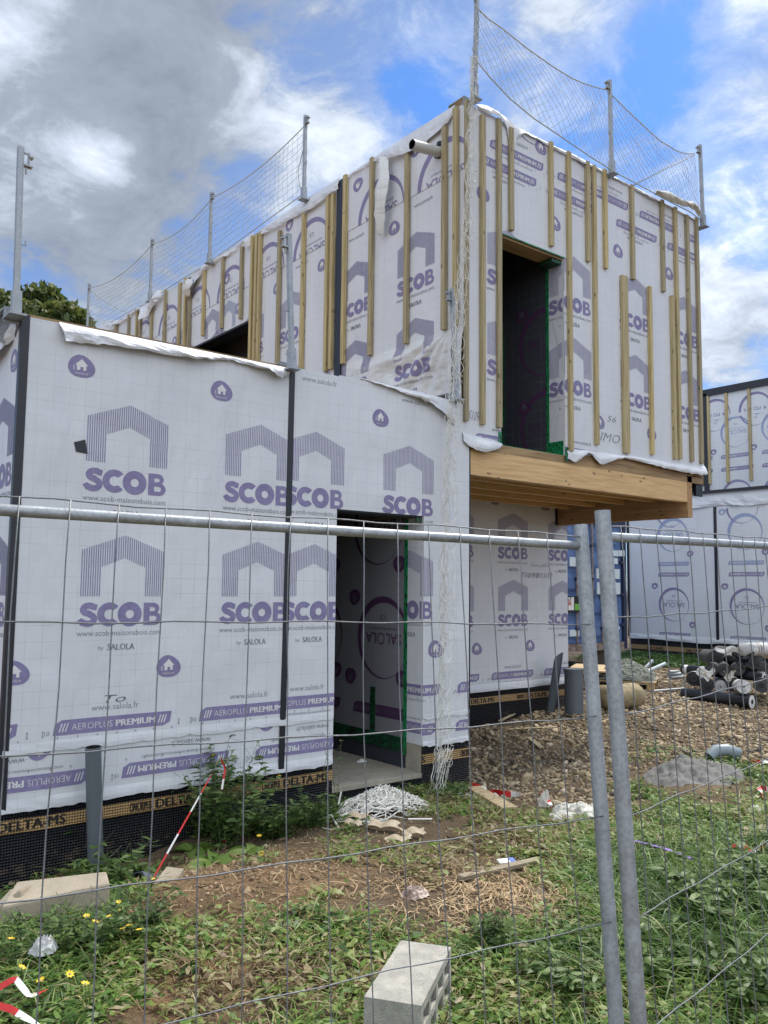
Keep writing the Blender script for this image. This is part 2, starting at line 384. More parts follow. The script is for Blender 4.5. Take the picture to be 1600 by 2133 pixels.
def badge(cx, cy, r=.082, flip=False, ink=None, cut=None):
    sg = -1 if flip else 1; out = [(blob(cx, cy, r, flip), ink or INK, 0)]
    W = []
    def q(pts): return [(cx+x*r*sg, cy+y*r*sg) for x, y in pts]
    W += [q([(-.5, .12), (0, .62), (.5, .12)])]
    W += [q([(-.36, .14), (.36, .14), (.36, -.02), (-.36, -.02)]), q([(-.36, 0), (-.1, 0), (-.1, -.28), (-.36, -.28)]), q([(.14, 0), (.36, 0), (.36, -.28), (.14, -.28)])]
    W += [q([(-.62, .05), (-.55, .05), (-.55, -.28), (-.62, -.28)])]
    out.append((W, INTW if ink is INKM else WHT, 1))
    if not flip and ink is not INKM: out.append((tr(textf('PARE-PLUIE'), cx-r*.5, cy-r*.62, r, r*.16), WHT, 1))
    return out
def housef(u, v, n=38, wd=.56):
    """striped gable, baseline of legs at v"""
    out = []; p = wd/n
    for i in range(n):
        x = i+.5; t = x/n
        yo = .30+(.40-.30)*(1-abs(t-.52)/.52) if True else 0
        yo = .295+.105*(1-abs(t-.51)/.51)
        lo = 0. if (t < .25 or t > .76) else .19+.06*(1-abs(t-.505)/.255)
        for k in range(3 if lo else 5):
            m = 3 if lo else 5; a = lo+(yo-lo)*k/m; b = lo+(yo-lo)*(k+1)/m
            out.append([(u+i*p, v+a), (u+i*p+p*.47, v+a), (u+i*p+p*.47, v+b), (u+i*p, v+b)])
    return out
def scob(u, v, small=True, flip=False):
    out = [(tr(SCOBF, u, v, .562, .148), INK, 0), (housef(u+.012, v+.19), INKL, 0),
           (tr(textf('www.scob-maisonsbois.com', -.004), u, v-.062, .56, .038), INKG, 0)]
    if small: out += [(tr(textb('SALOLA', .02), u+.20, v-.155, .18, .042), INKG, 0), (tr(textf('by'), u+.14, v-.15, .035, .025), INKG, 0)]
    return out
def bannerf(u, v, w_=.775, h=.092, rot=False, note=True, ink=None):
    r = h*.42
    body = [[(u+r*.2, v), (u+w_-r*.9, v), (u+w_, v+h), (u+r, v+h)], [(u, v), (u+r*.2, v), (u+r, v+h), (u+r*.2, v+h*.6)]]
    body = [[(u, v), (u+w_-r*1.4, v), (u+w_-r*1.4, v+h), (u+r*1.4, v+h), (u+.25*r, v+h*.75)], [(u+w_-r*1.4, v), (u+w_-.25*r, v+h*.25), (u+w_, v+h), (u+w_-r*1.4, v+h)]]
    out = [(body, ink or INK, 0)]
    th = h*.46; tv = v+h*.27
    LW = INTW if ink is INKM else WHT
    def place(F, a, b, hh=th, sk=0.):
        if rot: return tr(F, u+w_-b, v+h-(tv-v)-hh, b-a, hh, True)
        return tr(F, u+a, tv, b-a, hh, False, sk)
    out.append((place(textf('AEROPLUS', -.012), .115, .375), LW, 1)); out.append((place(textb('PREMIUM', .02), .395, .665), LW, 1))
    bars = []
    for s0 in (.035, .68):
        for i in range(3):
            x = s0+i*.019; a, b = (x, x+.008); y0, y1 = h*.22, h*.78; k = .016
            q = [(a, y0), (b, y0), (b+k, y1), (a+k, y1)]
            if rot: q = [(w_-x_, h-y_) for x_, y_ in q]
            bars.append([(u+x_, v+y_) for x_, y_ in q])
    out.append((bars, LW, 1))
    if note:
        nv = v-.045 if not rot else v+h+.022
        out.append((tr(textf("CENTREZ L'ADHESIF AEROTAPE PREMIUM SUR LA LIGNE DE RECOUVREMENT"), u+.13, nv, .48, .016, rot), INKG, 0))
        A = []
        for i in range(7):
            x = u+.03+i*.125; y = v-.028 if not rot else v+h+.014
            A += [[(x-.0022, y), (x+.0022, y), (x+.0022, y+.014), (x-.0022, y+.014)], [(x-.006, y+.012), (x+.006, y+.012), (x, y+.02)]]
        for i in (0, 1):
            x = u+w_+.055+i*.09; y = v-.0
            A += [[(x-.0022, y), (x+.0022, y), (x+.0022, y+.03), (x-.0022, y+.03)], [(x-.007, y+.028), (x+.007, y+.028), (x, y+.038)], [(x-.007, y+.004), (x+.007, y+.004), (x, y-.006)]]
        out += [(A, INKG, 0), (tr(textf('10'), u+w_+.155, v+.004, .03, .028, rot), INKG, 0)]
    return out
def ringf(cx, cy, r=.36, flip=True, ink=None, txt=True, thick=1.):
    ink = ink or INK; n = 40; A = []; B = []
    for i in range(n+1):
        a = 2*math.pi*i/n; t = (.035+.03*math.cos(a-2.2))*thick*r/.36
        A.append((cx+(r-t/2)*math.cos(a), cy+(r-t/2)*math.sin(a))); B.append((cx+(r+t/2)*math.cos(a), cy+(r+t/2)*math.sin(a)))
    out = [(strip(A, B), ink, 0)]
    if txt:
        k = r/.36
        out.append((tr(textf('SAL', .01), cx+(-.27 if not flip else .04)*k, cy-.05*k, .22*k, .1*k, flip), ink, 0))
        out.append((tr(textf('LA', .01), cx+(.10 if not flip else -.26)*k, cy-.05*k, .16*k, .1*k, flip), ink, 0))
        o0 = cx+(.012 if not flip else -.03)*k
        out.append((strip(circ(o0, cy, .042*k, 14), circ(o0, cy, .055*k, 14)), ink, 0))
        out.append((tr(textf('ENVIRONNEMENT'), cx-.2*k, cy+(.08 if flip else -.11)*k, .4*k, .025*k, flip), ink, 0))
        out.append((tr(textf('CE'), cx-.05*k, cy+(.17 if flip else -.2)*k, .09*k, .05*k, flip), ink, 0))
    return out
def clip(poly, r):
    for ax, lim, sg in ((0, r[0], 1), (0, r[1], -1), (1, r[2], 1), (1, r[3], -1)):
        out = []; n = len(poly)
        for i in range(n):
            p, q = poly[i], poly[(i+1) % n]; dp = sg*(p[ax]-lim); dq = sg*(q[ax]-lim)
            if dp >= 0: out.append(p)
            if (dp >= 0) != (dq >= 0):
                t = dp/(dp-dq); out.append((p[0]+(q[0]-p[0])*t, p[1]+(q[1]-p[1])*t))
        poly = out
        if len(poly) < 3: return None
    return poly
class Frame:
    """origin, u axis, outward normal; v is up; disp(u,v) pushes the cloth outward"""
    def __init__(s, o, u, n, disp=None): s.o = np.array(o, float); s.u = np.array(u, float); s.n = np.array(n, float); s.d = disp or (lambda a, b: 0.); s.fine = disp is not None
    def P(s, u, v, out=0.): return s.o+s.u*u+np.array([0, 0, v])+s.n*(out+s.d(u, v))
def decals(mb, fr, items, rects, out):
    cell = .045
    for faces, mat, lay in items:
        if fr.fine:
            nf = []
            for f in faces:
                xs = [q[0] for q in f]; ys = [q[1] for q in f]
                if not any(max(xs) > r[0] and min(xs) < r[1] and max(ys) > r[2] and min(ys) < r[3] for r in rects): continue
                if max(xs)-min(xs) < cell*1.3 and max(ys)-min(ys) < cell*1.5: nf.append(f); continue
                for i in range(math.floor(min(xs)/cell), math.ceil(max(xs)/cell)):
                    for j in range(math.floor(min(ys)/cell), math.ceil(max(ys)/cell)):
                        c = clip(f, (i*cell, (i+1)*cell, j*cell, (j+1)*cell))
                        if c: nf.append(c)
            faces = nf
        for fi, f in enumerate(faces):
            for r in rects:
                c = clip(f, r)
                if c: mb.add([fr.P(a, b, out+.0015+.0012*lay+.00005*(fi % 13)) for a, b in c], [tuple(range(len(c)))], mat)
def cloth(mb, fr, rects, mat, out, nu=1, nv=1):
    for r in rects: mb.grid(lambda a, b: fr.P(r[0]+(r[1]-r[0])*a, r[2]+(r[3]-r[2])*b, out), nu, nv, mat)
def flap(mb, fr, pts, mat, seg=6, sub=8, out0=.012, amp=.012, curl=.05):
    """hanging lip: pts = (u, top v, bottom v, outward reach)"""
    P = np.array(pts, float); t = np.linspace(0, len(P)-1, (len(P)-1)*sub+1); Q = np.stack([np.interp(t, range(len(P)), P[:, k]) for k in range(4)], 1)
    V = []; m = len(Q)
    for j in range(seg+1):
        b = j/seg
        for i, q in enumerate(Q):
            wv = amp*fbm(q[0]*6, b*1.5, 3.3)
            o_ = out0+q[3]*math.sin(b*math.pi*.5)*(1-.35*b*b)+wv*b*2
            V.append(fr.P(q[0]+.01*fbm(q[0]*5, b*3)*b, q[1]+(q[2]-q[1])*b+b*.012*fbm(q[0]*14, 7.), o_))
    F = [(j*m+i, j*m+i+1, (j+1)*m+i+1, (j+1)*m+i) for j in range(seg) for i in range(m-1)]
    mb.add(V, F, mat)
exec_parts = []
# ================================================================== GROUND
CP = [(-3.8, -.1, .05), (-3., -.1, .07), (-2.2, -.15, .13), (-1.4, -.2, .18), (-.5, -.2, .17), (.1, -.2, .10), (1., .8, .12), (2, 1.9, .17), (3.6, 1.9, .26),
      (-3.05, -2.85, .19), (-5, -3, .2), (-1.5, -1.3, .16), (-3.0, -1.25, .27), (-2.5, -1.2, .25), (-2.4, -.9, .2), (0, -1.5, .15), (1, -2, .2), (2, -1, .22), (4, 0, .30), (6, 2, .33), (6, -2, .3), (4.2, 1.2, .28),
      (8, 4, .33), (10, 2, .38), (14, 6, .4), (12, 0, .4), (-8, -5, .2), (-5.2, -5.4, .2), (-6, 0, .05), (-8, 3, .1), (20, 10, .5), (-1.5, -3.5, .22), (3, -6, .3), (-12, 12, .3), (0, -12, .2)]
CPa = np.array(CP)
def ground0(x, y):
    d2 = (CPa[:, 0]-x)**2+(CPa[:, 1]-y)**2; wgt = 1/(d2+.12)**1.6
    return float((wgt*CPa[:, 2]).sum()/wgt.sum())
def gz(x, y):
    z = ground0(x, y); r = math.hypot(x+1, y)
    k = 1 if r < 12 else .3
    return z+k*(.035*fbm(x, y, 1.1, .9)+.02*fbm(x, y, 5.5, 3.)+.014*fbm(x, y, 2.2, 8.))
def zone_gravel(x, y):
    e = -.75+.35*fbm(x, y, 9., .8)-.10*(x-1)
    if x > 1.2: e -= .35
    return x > -.0+.12*fbm(x, y, 4., 2.) and y > e
def axis_pts(lo, hi, d):
    a = list(np.arange(lo, hi, d)); s = d; q = a[-1]
    while q < 400: s *= 1.35; q += s; a.append(q)
    s = d; q = a[0]; pre = []
    while q > -400: s *= 1.35; q -= s; pre.append(q)
    return np.array(pre[::-1]+a)
gx = axis_pts(-6, 9, .055); gy = axis_pts(-5, 5, .055)
Z = np.array([[gz(x, y) if abs(x) < 30 and abs(y) < 30 else .35+.5*fbm(x, y, 0, .02) for x in gx] for y in gy])
XX, YY = np.meshgrid(gx, gy); V = np.stack([XX.ravel(), YY.ravel(), Z.ravel()], 1); nx = len(gx); ny = len(gy)
ii, jj = np.meshgrid(np.arange(nx-1), np.arange(ny-1)); a = (jj*nx+ii).ravel()
Fq = np.stack([a, a+1, a+nx+1, a+nx], 1)
def groundmat():
    m, b = newmat('ground_soil', (.2, .15, .1), .95)
    P = coord(); n = nz(P, 1.6, 7, .62); n2 = nz(P, 14, 6, .7); n3 = nz(P, 70, 3, .6)
    s = N('ShaderNodeSeparateXYZ'); L(P, s.inputs[0])
    def spot(x, y, rx, ry):
        d = mth('ADD', mth('POWER', mth('DIVIDE', mth('SUBTRACT', s.outputs[0], x), rx), 2), mth('POWER', mth('DIVIDE', mth('SUBTRACT', s.outputs[1], y), ry), 2))
        d = mth('ADD', d, mth('MULTIPLY', mth('SUBTRACT', nz(P, 2.5, 5, .6), .5), 2.2)); return mth('SUBTRACT', 1.25, d, clamp=True)
    mixn = mth('ADD', mth('MULTIPLY', n, .5), mth('ADD', mth('MULTIPLY', n2, .35), mth('MULTIPLY', n3, .2)))
    c = ramp(mixn, [(.36, (.075, .052, .031)), (.5, (.140, .098, .056)), (.66, (.21, .155, .092))])
    clay = ramp(mixn, [(.38, (.095, .058, .028)), (.52, (.22, .135, .066)), (.68, (.34, .225, .12))])
    c = mixc(spot(-2.85, -1.05, .85, .75), c, clay); c = mixc(spot(-3.55, -2.0, .35, .4), c, clay); c = mixc(spot(-2.9, -2.55, .3, .25), c, clay)
    gr = ramp(mixn, [(.38, (.07, .049, .030)), (.52, (.135, .096, .057)), (.68, (.26, .20, .13))])
    gm = mth('MULTIPLY', mth('GREATER_THAN', s.outputs[0], -.15), mth('ADD', mth('ADD', s.outputs[1], .6), mth('MULTIPLY', n, .8), clamp=True))
    c = mixc(gm, c, gr)
    L(c, b.inputs['Base Color']); bump(b, mth('ADD', mth('MULTIPLY', n2, 1.5), mth('MULTIPLY', n3, .7)), 1., .035); return m
GND = groundmat()
g_ = from_np('ground', V, Fq, GND, smooth=True); tag(g_, kind='structure')

# ================================================================== THE HOUSE
house = thing('timber_house', (0, 0, .1), 'white-wrapped timber house under construction with a cantilevered upper floor and purple printed membrane', 'house')
XL, XR = -3.81, .04; DX0, DX1, DH = -1.41, -.50, 2.455; T = 3.5; BT = 6.36; DY = 1.95; DR = 3.81; UW = 3.95; UY = 10.3
OX0, OX1, OZ0, OZ1 = .455, 1.38, 3.18, 5.22; WY0, WY1, WZ0, WZ1 = 3.95, 5.7, 4.0, 5.27
def loose(u, v):
    if v > 4.24 or u < -1.93: return 0.
    du, dv = -u-.17, 4.27-v
    a = math.atan2(dv, max(du, 1e-3)); r = math.hypot(du, dv)
    f = min(1, (4.24-v)*9)*min(1, r*3)*min(1, (u+1.93)*3)
    rid = abs(math.sin(a*9+1.2*fbm(u*2, v*2, 3)))**1.5
    return f*(.004+.045*rid*math.exp(-r*.45)+.02*abs(fbm(u*1.5, v*2.5, 8)))
FA = Frame((0, 0, 0), (1, 0, 0), (0, -1, 0)); FC = Frame((0, 0, 0), (0, -1, 0), (-1, 0, 0), loose); FD = Frame((0, DY, 0), (1, 0, 0), (0, -1, 0))
def pillow(u, v):
    e = 1.
    for x0 in (XL, -1.857, DX0, DX1, XR): e = min(e, max(0, abs(u-x0)-.04)*5)
    e = min(e, max(0., (T-.02-v))*8+.0, 1.)
    if DX0-.02 < u < DX1+.02: e = min(e, max(0, v-DH-.02)*8)
    d = min(abs(u-XL), abs(u+1.857), abs(u-DX0) if v < DH else 9, abs(u-XR))
    cr = max(0., math.sin(v*11+2.2*fbm(v*1.3, 4.)+u*3))**3*math.exp(-d*5)*.011
    return e*(.011*abs(fbm(u*1.1, v*.6, 2.))+.005*abs(fbm(u*3.1, v*1.4, 7.))+cr)
FM = Frame((0, 0, 0), (1, 0, 0), (0, -1, 0), pillow)
FL = Frame((XL, 0, 0), (0, -1, 0), (-1, 0, 0))
# ---- structural core
k = MB()
k.box((XL, .0, .45), (DX0, .2, T-.02), OSB); k.box((DX1, 0, .54), (XR, .2, T-.02), OSB); k.box((DX0, 0, DH), (DX1, .2, T-.02), OSB)
k.box((XL, .2, .3), (XL+.2, 8.2, T-.02), OSB); k.box((XL, 8.2, .3), (0, 8.4, T-.02), OSB)
k.box((XL+.2, .2, 2.95), (-.002, 8.2, 3.15), OSB); k.box((XR-.2, .2, .3), (XR, DY, 3.1), OSB)
k.box((XR, DY, .5), (DR, DY+.2, 3.1), OSB); k.box((DR-.2, DY+.2, .3), (DR, UY, 3.1), OSB); k.box((XR, UY-.2, .3), (DR-.2, UY, 3.1), OSB)
build_ = k.build('wall_core', house)
k = MB()
k.box((0.002, .0, 3.1), (.2, WY0, BT-.02), OSB); k.box((0.002, WY1, 3.1), (.2, UY, BT-.02), OSB); k.box((0.002, WY0, 3.1), (.2, WY1, WZ0), OSB); k.box((0.002, WY0, WZ1), (.2, WY1, BT-.02), OSB)
k.box((.2, 0, 3.19), (OX0, .2, BT-.02), OSB); k.box((OX1, 0, 3.19), (UW, .2, BT-.02), OSB); k.box((OX0, 0, OZ1), (OX1, .2, BT-.02), OSB)
k.box((UW-.2, .2, 3.1), (UW, UY, BT-.02), OSB); k.box((.2, UY-.2, 3.1), (UW-.2, UY, BT-.02), OSB)
k.box((.2, .2, 6.05), (UW-.2, UY-.2, 6.2), OSB)
k.build('upper_wall_core', house)
k = MB(); k.box((.2, .0, 3.105), (UW-.0, UY, 3.18), OSB); k.build('floor_deck', house)
k = MB(); k.box((XL, .003, -.3), (DX0, .2, .449), CONC); k.box((DX1, .003, -.3), (XR, .2, .539), CONC); k.box((DX0, .001, -.3), (DX1, .2, .3), CONC)
k.box((XL, .2, -.3), (XR, 8.4, .299), CONC); k.box((XR, DY, -.3), (DR, UY, .49), CONC); k.build('foundation', house)
# ---- front lower wall: dimpled footing membrane and band
k = MB()
def dimp(fr, u0, u1, v0, v1, b0, b1, texts):
    cloth(k, fr, [(u0, u1, v0, v1)], DIMP, .004)
    k.grid(lambda a, b: fr.P(u0+(u1-u0)*a, (b0+(b1-b0)*b)+.006*fbm(a*(u1-u0)*1.3, u0, 3.), .009), 50, 1, BAND)
    for t, u, wd in texts: decals(k, fr, [(tr(textb(t, .016), u, b0+.012, wd, b1-b0-.02), BLACK, 1)], [(u0, u1, v0, v1)], .009)
dt = []
for i in range(-4, 5): dt += [('DELTA-MS', i*.985+.12, .40), ('ONORM B', i*.985-.06, .15)]
dimp(FA, XL-.01, DX0, -.3, .5, .365, .445, dt); dimp(FA, DX1, XR+.01, -.3, .54, .375, .455, dt)
cloth(k, FA, [(DX0, DX1, -.3, .27)], DIMP, .004)
dimp(FD, XR, DR+.01, -.3, .62, .44, .52, [(a_, b_-.1, c_) for a_, b_, c_ in dt]); cloth(k, Frame((DR, 0, 0), (0, 1, 0), (1, 0, 0)), [(DY, UY, -.3, .62)], DIMP, .004)
cloth(k, Frame((XR, 0, 0), (0, 1, 0), (1, 0, 0)), [(0, DY, -.3, .62)], DIMP, .004)
cloth(k, FL, [(-8.4, 0, -.3, .5)], DIMP, .004); cloth(k, FL, [(-8.4, 0, .365, .445)], BAND, .009)
k.build('dimpled_footing_membrane', house)
# ---- membrane of the lower front wall
k = MB()
lo = [(XL, DX0, .49, .86), (DX1, XR, .52, .80)]; s1 = [(XL, -1.86, .84, T)]; s2 = [(-1.86, DX0, .86, T+.02), (DX0, DX1, DH, T+.03), (DX1, XR, .76, T)]
cloth(k, FM, lo, MEMX, .008, 60, 20); cloth(k, FM, s1, MEMX, .013, 90, 120); cloth(k, FM, s2, MEMX, .013, 45, 110)
low = []
for u in (-5.04, -4.06, -3.08, -2.10, -1.12, -.12): low += bannerf(u, .60+.01*(u > -2), rot=True)
for u in (-3.98, -2.75, -1.75): low.append((tr(textf('www.salola.fr'), u, .76, .3, .04, True), INKG, 0))
low += badge(-2.0, .86, .07, True)+badge(-3.6, .84, .07, True)
decals(k, FM, low, lo, .008)
it = []
for v in (2.445, 1.578):
    for u in (-3.405, -2.41): it += scob(u, v)
for u, v in ((-3.447, 3.24), (-2.446, 3.235), (-3.766, 1.304), (-2.784, 1.298)): it += badge(u, v)
for u in (-4.506, -3.526, -2.546): it += bannerf(u, .912); it.append((tr(textf('www.salola.fr', -.006), u+.235, 1.045, .31, .042), INKG, 0))
it.append((tr(textf('To', -.01, .3), -3.21, 1.09, .14, .05), PEN, 1))
decals(k, FM, it, s1, .013)
it = []
for v in (2.455, 1.58):
    for u in (-1.912, -.958): it += scob(u, v)
for u, v in ((-.987, 3.236), (-.357, 1.32)): it += badge(u, v)
for u in (-2.05, -1.075, -.105): it += bannerf(u, .935); it.append((tr(textf('www.salola.fr', -.006), u+.235, 1.065, .31, .042), INKG, 0))
it += [(tr(textf('www.salola.fr', -.006), -1.76, 3.43, .33, .045), INKG, 0), (tr(textf('www.salola.fr', -.006), -.76, 3.41, .33, .045), INKG, 0)]
decals(k, FM, it, s2, .013)
for a, b, t_, z0 in ((XL, DX0-.005, .89, .825), (DX1+.005, XR, .79, .745)):
    n = 14; flap(k, FM, [(a+(b-a)*i/n, t_, z0+.018*fbm(i*.7, a, 2.), .004+.008*abs(fbm(i*.9, 3, b))) for i in range(n+1)], MEMX, 3, 4, .0145, .002)
    flap(k, FM, [(a+(b-a)*i/n, .56, .485+(.03 if a > -1 else 0)+.014*fbm(i*.8, a, 6.), .008+.012*abs(fbm(i*.6, 1, b))) for i in range(n+1)], MEMX, 3, 4, .0095, .003)
# folded lips over the parapet
flap(k, FA, [(-3.60, 3.505, 3.46, .05), (-3.57, 3.505, 3.375, .08), (-3.50, 3.505, 3.385, .07), (-3.3, 3.505, 3.40, .09), (-2.92, 3.505, 3.415, .09), (-2.67, 3.505, 3.42, .08), (-2.45, 3.505, 3.46, .05), (-2.37, 3.505, 3.47, .04), (-2.1, 3.505, 3.44, .08), (-1.98, 3.505, 3.40, .09), (-1.90, 3.505, 3.45, .06)], MEMX, 6, 6, .016, .02)
flap(k, FA, [(-1.2, 3.545, 3.535, .02), (-.9, 3.53, 3.50, .03), (-.7, 3.525, 3.47, .05), (-.5, 3.52, 3.44, .09), (-.33, 3.515, 3.37, .08), (-.22, 3.51, 3.31, .07), (-.15, 3.50, 3.28, .05), (-.12, 3.50, 3.42, .02)], MEMX, 6, 6, .016, .02)
decals(k, FM, [([[(-3.475, 2.745), (-3.405, 2.77), (-3.385, 2.68), (-3.46, 2.685)]], TAPE, 0)], s1, .016)
k.build('lower_front_membrane', house)
k = MB(); k.box((XL+.02, .005, T-.02), (-.16, .205, T+.022), OSB); k.box((XL+.0, .205, T-.02), (XL+.2, 8.4, T+.022), OSB); k.build('parapet_board', house)
# ---- left end wall of the lower block
k = MB(); r_ = [(-8.4, 0, .49, T)]; cloth(k, FL, r_, MEMY, .01); it = []
for v in (2.45, 1.58):
    for i in range(5): it += scob(-.62-.98*i, v)
for i in range(5): it += badge(-.12-.98*i, 3.24)+badge(-.5-.98*i, 1.3)+bannerf(-.86-.98*i, .6)
decals(k, FL, it, r_, .01)
flap(k, FL, [(-8, 3.52, 3.3, .05), (-3, 3.52, 3.3, .06), (-1.2, 3.52, 3.32, .08), (-.5, 3.52, 3.30, .09), (-.2, 3.52, 3.36, .06), (-.03, 3.52, 3.45, .02)], MEMY, 5, 8, .014, .03)
k.build('lower_end_membrane', house)
# ---- recessed wall under the overhang
k = MB(); r_ = [(XR, DR, .598, 3.1)]; cloth(k, FD, r_, MEMX, .01)
it = []
for v in (2.13, 1.43):
    pass
u_s = [atY(1035, 1163, DY)[0]-.98, atY(1035, 1163, DY)[0], atY(1140, 1163, DY)[0]]
for (px, py) in ((1035, 1163), (1035, 1305)):
    v = atY(px, py, DY)[2]
    for u in u_s: it += scob(u, v)
for px, py in ((992, 1352), (1103, 1345), (1030, 1040), (1135, 1053)):
    q = atY(px, py, DY); it += badge(q[0], q[2])
q = atY(1022, 1417, DY)
for i in (-1, 0, 1): it += bannerf(q[0]+.98*i, q[2]); it.append((tr(textf('www.salola.fr'), q[0]+.98*i+.235, q[2]+.13, .31, .042), INKG, 0))
q = atY(1083, 1203, DY); it.append((tr(textf('7/10/9/8/11/12', -.004, .4), q[0], q[2], .62, .07), PEN, 1))
q = atY(1104, 1180, DY); it.append((tr(textf('Saint gilles', -.012, .4), q[0], q[2], .36, .045), INKG, 1))
decals(k, FD, it, r_, .01)
flap(k, FD, [(XR+.02, .68, .585, .02), (1, .68, .595, .02), (2.2, .68, .585, .025), (3.2, .68, .595, .02), (DR, .68, .59, .02)], MEMX, 3, 6, .0115, .004)
cloth(k, Frame((DR, 0, 0), (0, 1, 0), (1, 0, 0)), [(DY, UY, .598, 3.1)], MEMY, .008)
k.build('recessed_wall_membrane', house)
# ---- right end of the lower block (faces the recess)
k = MB(); cloth(k, Frame((XR, 0, 0), (0, 1, 0), (1, 0, 0)), [(0, DY, .52, T)], MEMY, .006); k.build('recess_side_membrane', house)
# ---- upper block, front
k = MB(); sA = [(0, OX0, 3.17, BT), (OX0, OX1, OZ1, BT), (OX1, 1.9, 3.22, BT)]; sB = [(1.9, UW, 3.25, BT)]
cloth(k, FA, sA+sB, MEMX, .014); it = []
for v in (4.695, 3.825):
    for u in (.262, 1.25): it += scob(u, v)
for u, v in ((1.036, 6.285), (.214, 5.542), (1.25, 5.55)): it += badge(u, v)
it += bannerf(.302, 6.035)+bannerf(1.287, 6.035)+bannerf(.195, 5.838)+bannerf(1.195, 5.838)+bannerf(.105, 3.163)+bannerf(1.24, 3.18)
for u, v in ((.55, 6.19), (.34, 5.74), (1.4, 5.74), (.33, 3.295), (1.5, 3.32)): it.append((tr(textf('www.salola.fr'), u, v, .3, .04), INKG, 0))
it += ringf(.9, 6.62, .34, txt=False)+ringf(1.8, 6.64, .34, txt=False)
decals(k, FA, it, sA, .014); it = []
for v in (4.735, 3.845):
    for u in (2.31, 3.31): it += scob(u, v)
for u, v in ((2.305, 5.541), (3.284, 5.528), (1.94, 3.59), (2.88, 3.582)): it += badge(u, v)
for u in (1.735, 2.715, 3.695): it += bannerf(u, 6.05, rot=True)
for u in (2.278, 3.26): it += bannerf(u, 5.825); it.append((tr(textf('www.salola.fr'), u+.2, 5.73, .3, .04), INKG, 0))
for u in (2.1, 3.1): it.append((tr(textf('www.salola.fr', 0), u, 6.2, .3, .04, True), INKG, 0))
it.append((tr(textf('56', -.01, .3), 2.07, 3.62, .16, .07), INKG, 1)); it.append((tr(textf('IMO', -.012, .3), 1.95, 3.40, .34, .10), INKG, 1))
decals(k, FA, it, sB, .014)
decals(k, FA, [(tr(textf('S109', -.012, .5), .02, 3.36, .15, .10), INKG, 1)], sA, .016)
flap(k, FA, [(-.05, 3.24, 3.16, .03), (.02, 3.23, 3.11, .04), (.1, 3.23, 3.085, .06), (.2, 3.22, 3.08, .08), (.32, 3.22, 3.105, .07), (.45, 3.20, 3.165, .03)], MEMX, 5, 6, .015, .006)
flap(k, FA, [(1.40, 3.24, 3.15, .03), (1.5, 3.26, 3.12, .05), (1.6, 3.26, 3.17, .07), (1.7, 3.27, 3.235, .05), (1.8, 3.27, 3.22, .03), (1.9, 3.27, 3.14, .03), (2.0, 3.28, 3.155, .05), (2.15, 3.28, 3.21, .07), (2.35, 3.29, 3.25, .06), (2.7, 3.30, 3.23, .06), (3.1, 3.30, 3.21, .07), (3.5, 3.31, 3.20, .07), (3.8, 3.32, 3.20, .07), (3.95, 3.33, 3.22, .05)], MEMX, 5, 6, .016, .008)
flap(k, FA, [(.10, 6.38, 6.36, .02), (.25, 6.43, 6.33, .05), (.4, 6.43, 6.36, .06), (.52, 6.41, 6.30, .04), (.6, 6.40, 6.05, .03), (.66, 6.38, 6.25, .02), (.8, 6.37, 6.34, .02), (1.3, 6.375, 6.33, .03), (1.6, 6.39, 6.33, .04), (1.95, 6.38, 6.34, .02), (2.4, 6.375, 6.34, .03), (2.8, 6.38, 6.33, .03), (3.4, 6.37, 6.34, .02), (3.95, 6.37, 6.33, .02)], MEMX, 5, 6, .017, .012)
k.build('upper_front_membrane', house)
# ---- upper block, long left side
k = MB(); W1 = [(-1.93, 0, 3.1, 5.73)]; W2 = [(-UY, -WY1, 3.1, 5.73), (-WY1, -WY0, 3.1, WZ0), (-WY1, -WY0, WZ1, 5.73), (-WY0, -1.93, 3.1, 5.73)]
TP = [(-1.93, 0, 5.73, BT), (-UY, -1.93, 5.73, BT)]
cloth(k, FC, [(-1.93, 0, 3.1, 4.24)], MEMW, .008, 170, 100); cloth(k, FC, [(-1.93, 0, 4.24, 5.75)], MEMY, .008); cloth(k, FC, W2, MEMY, .008)
cloth(k, FC, TP, MEMY, .013)
it = []
for v, u0 in ((4.755, -.98), (3.885, -.985)):
    for u in (u0-.98, u0): it += scob(u, v)
for y_, z_ in ((1.031, 5.50), (.65, 4.36-.9), (1.62, 3.5)): it += badge(-y_, z_)
it += [(tr(textf('www.salola.fr'), -.72, 5.60, .28, .035, False), INKG, 0), (tr(textf('www.salola.fr'), -1.82, 5.60, .28, .035, False), INKG, 0)]
decals(k, FC, it, W1, .0105); it = []
for v in (4.765, 3.885):
    for i in range(8): it += scob(-2.27-.955*i, v, i < 2)
for i in range(8): it += badge(-2.338-.98*i, 5.5)
it.append((tr(textf('www.salola.fr'), -2.9, 5.62, .28, .035, False), INKG, 0))
for u in (-5.25, -4.78, -6.1): it.append((housef(u, 5.48-.19+.19*0, 26, .42), INKB if u > -5 else INKL, 0))
decals(k, FC, it, W2, .008); it = []
for i in range(2): it += ringf(-.27-.98*i, 5.73, .37)
for i in range(8): it += ringf(-2.55-.98*i, 5.73+.02*math.sin(i), .37)
for u, v in ((-1.66, 6.20), (-.7, 6.2), (-3.05, 6.22), (-4.63, 6.0), (-6.6, 6.1), (-7.6, 6.0)): it += badge(u, v, flip=True)
decals(k, FC, it, TP, .013)
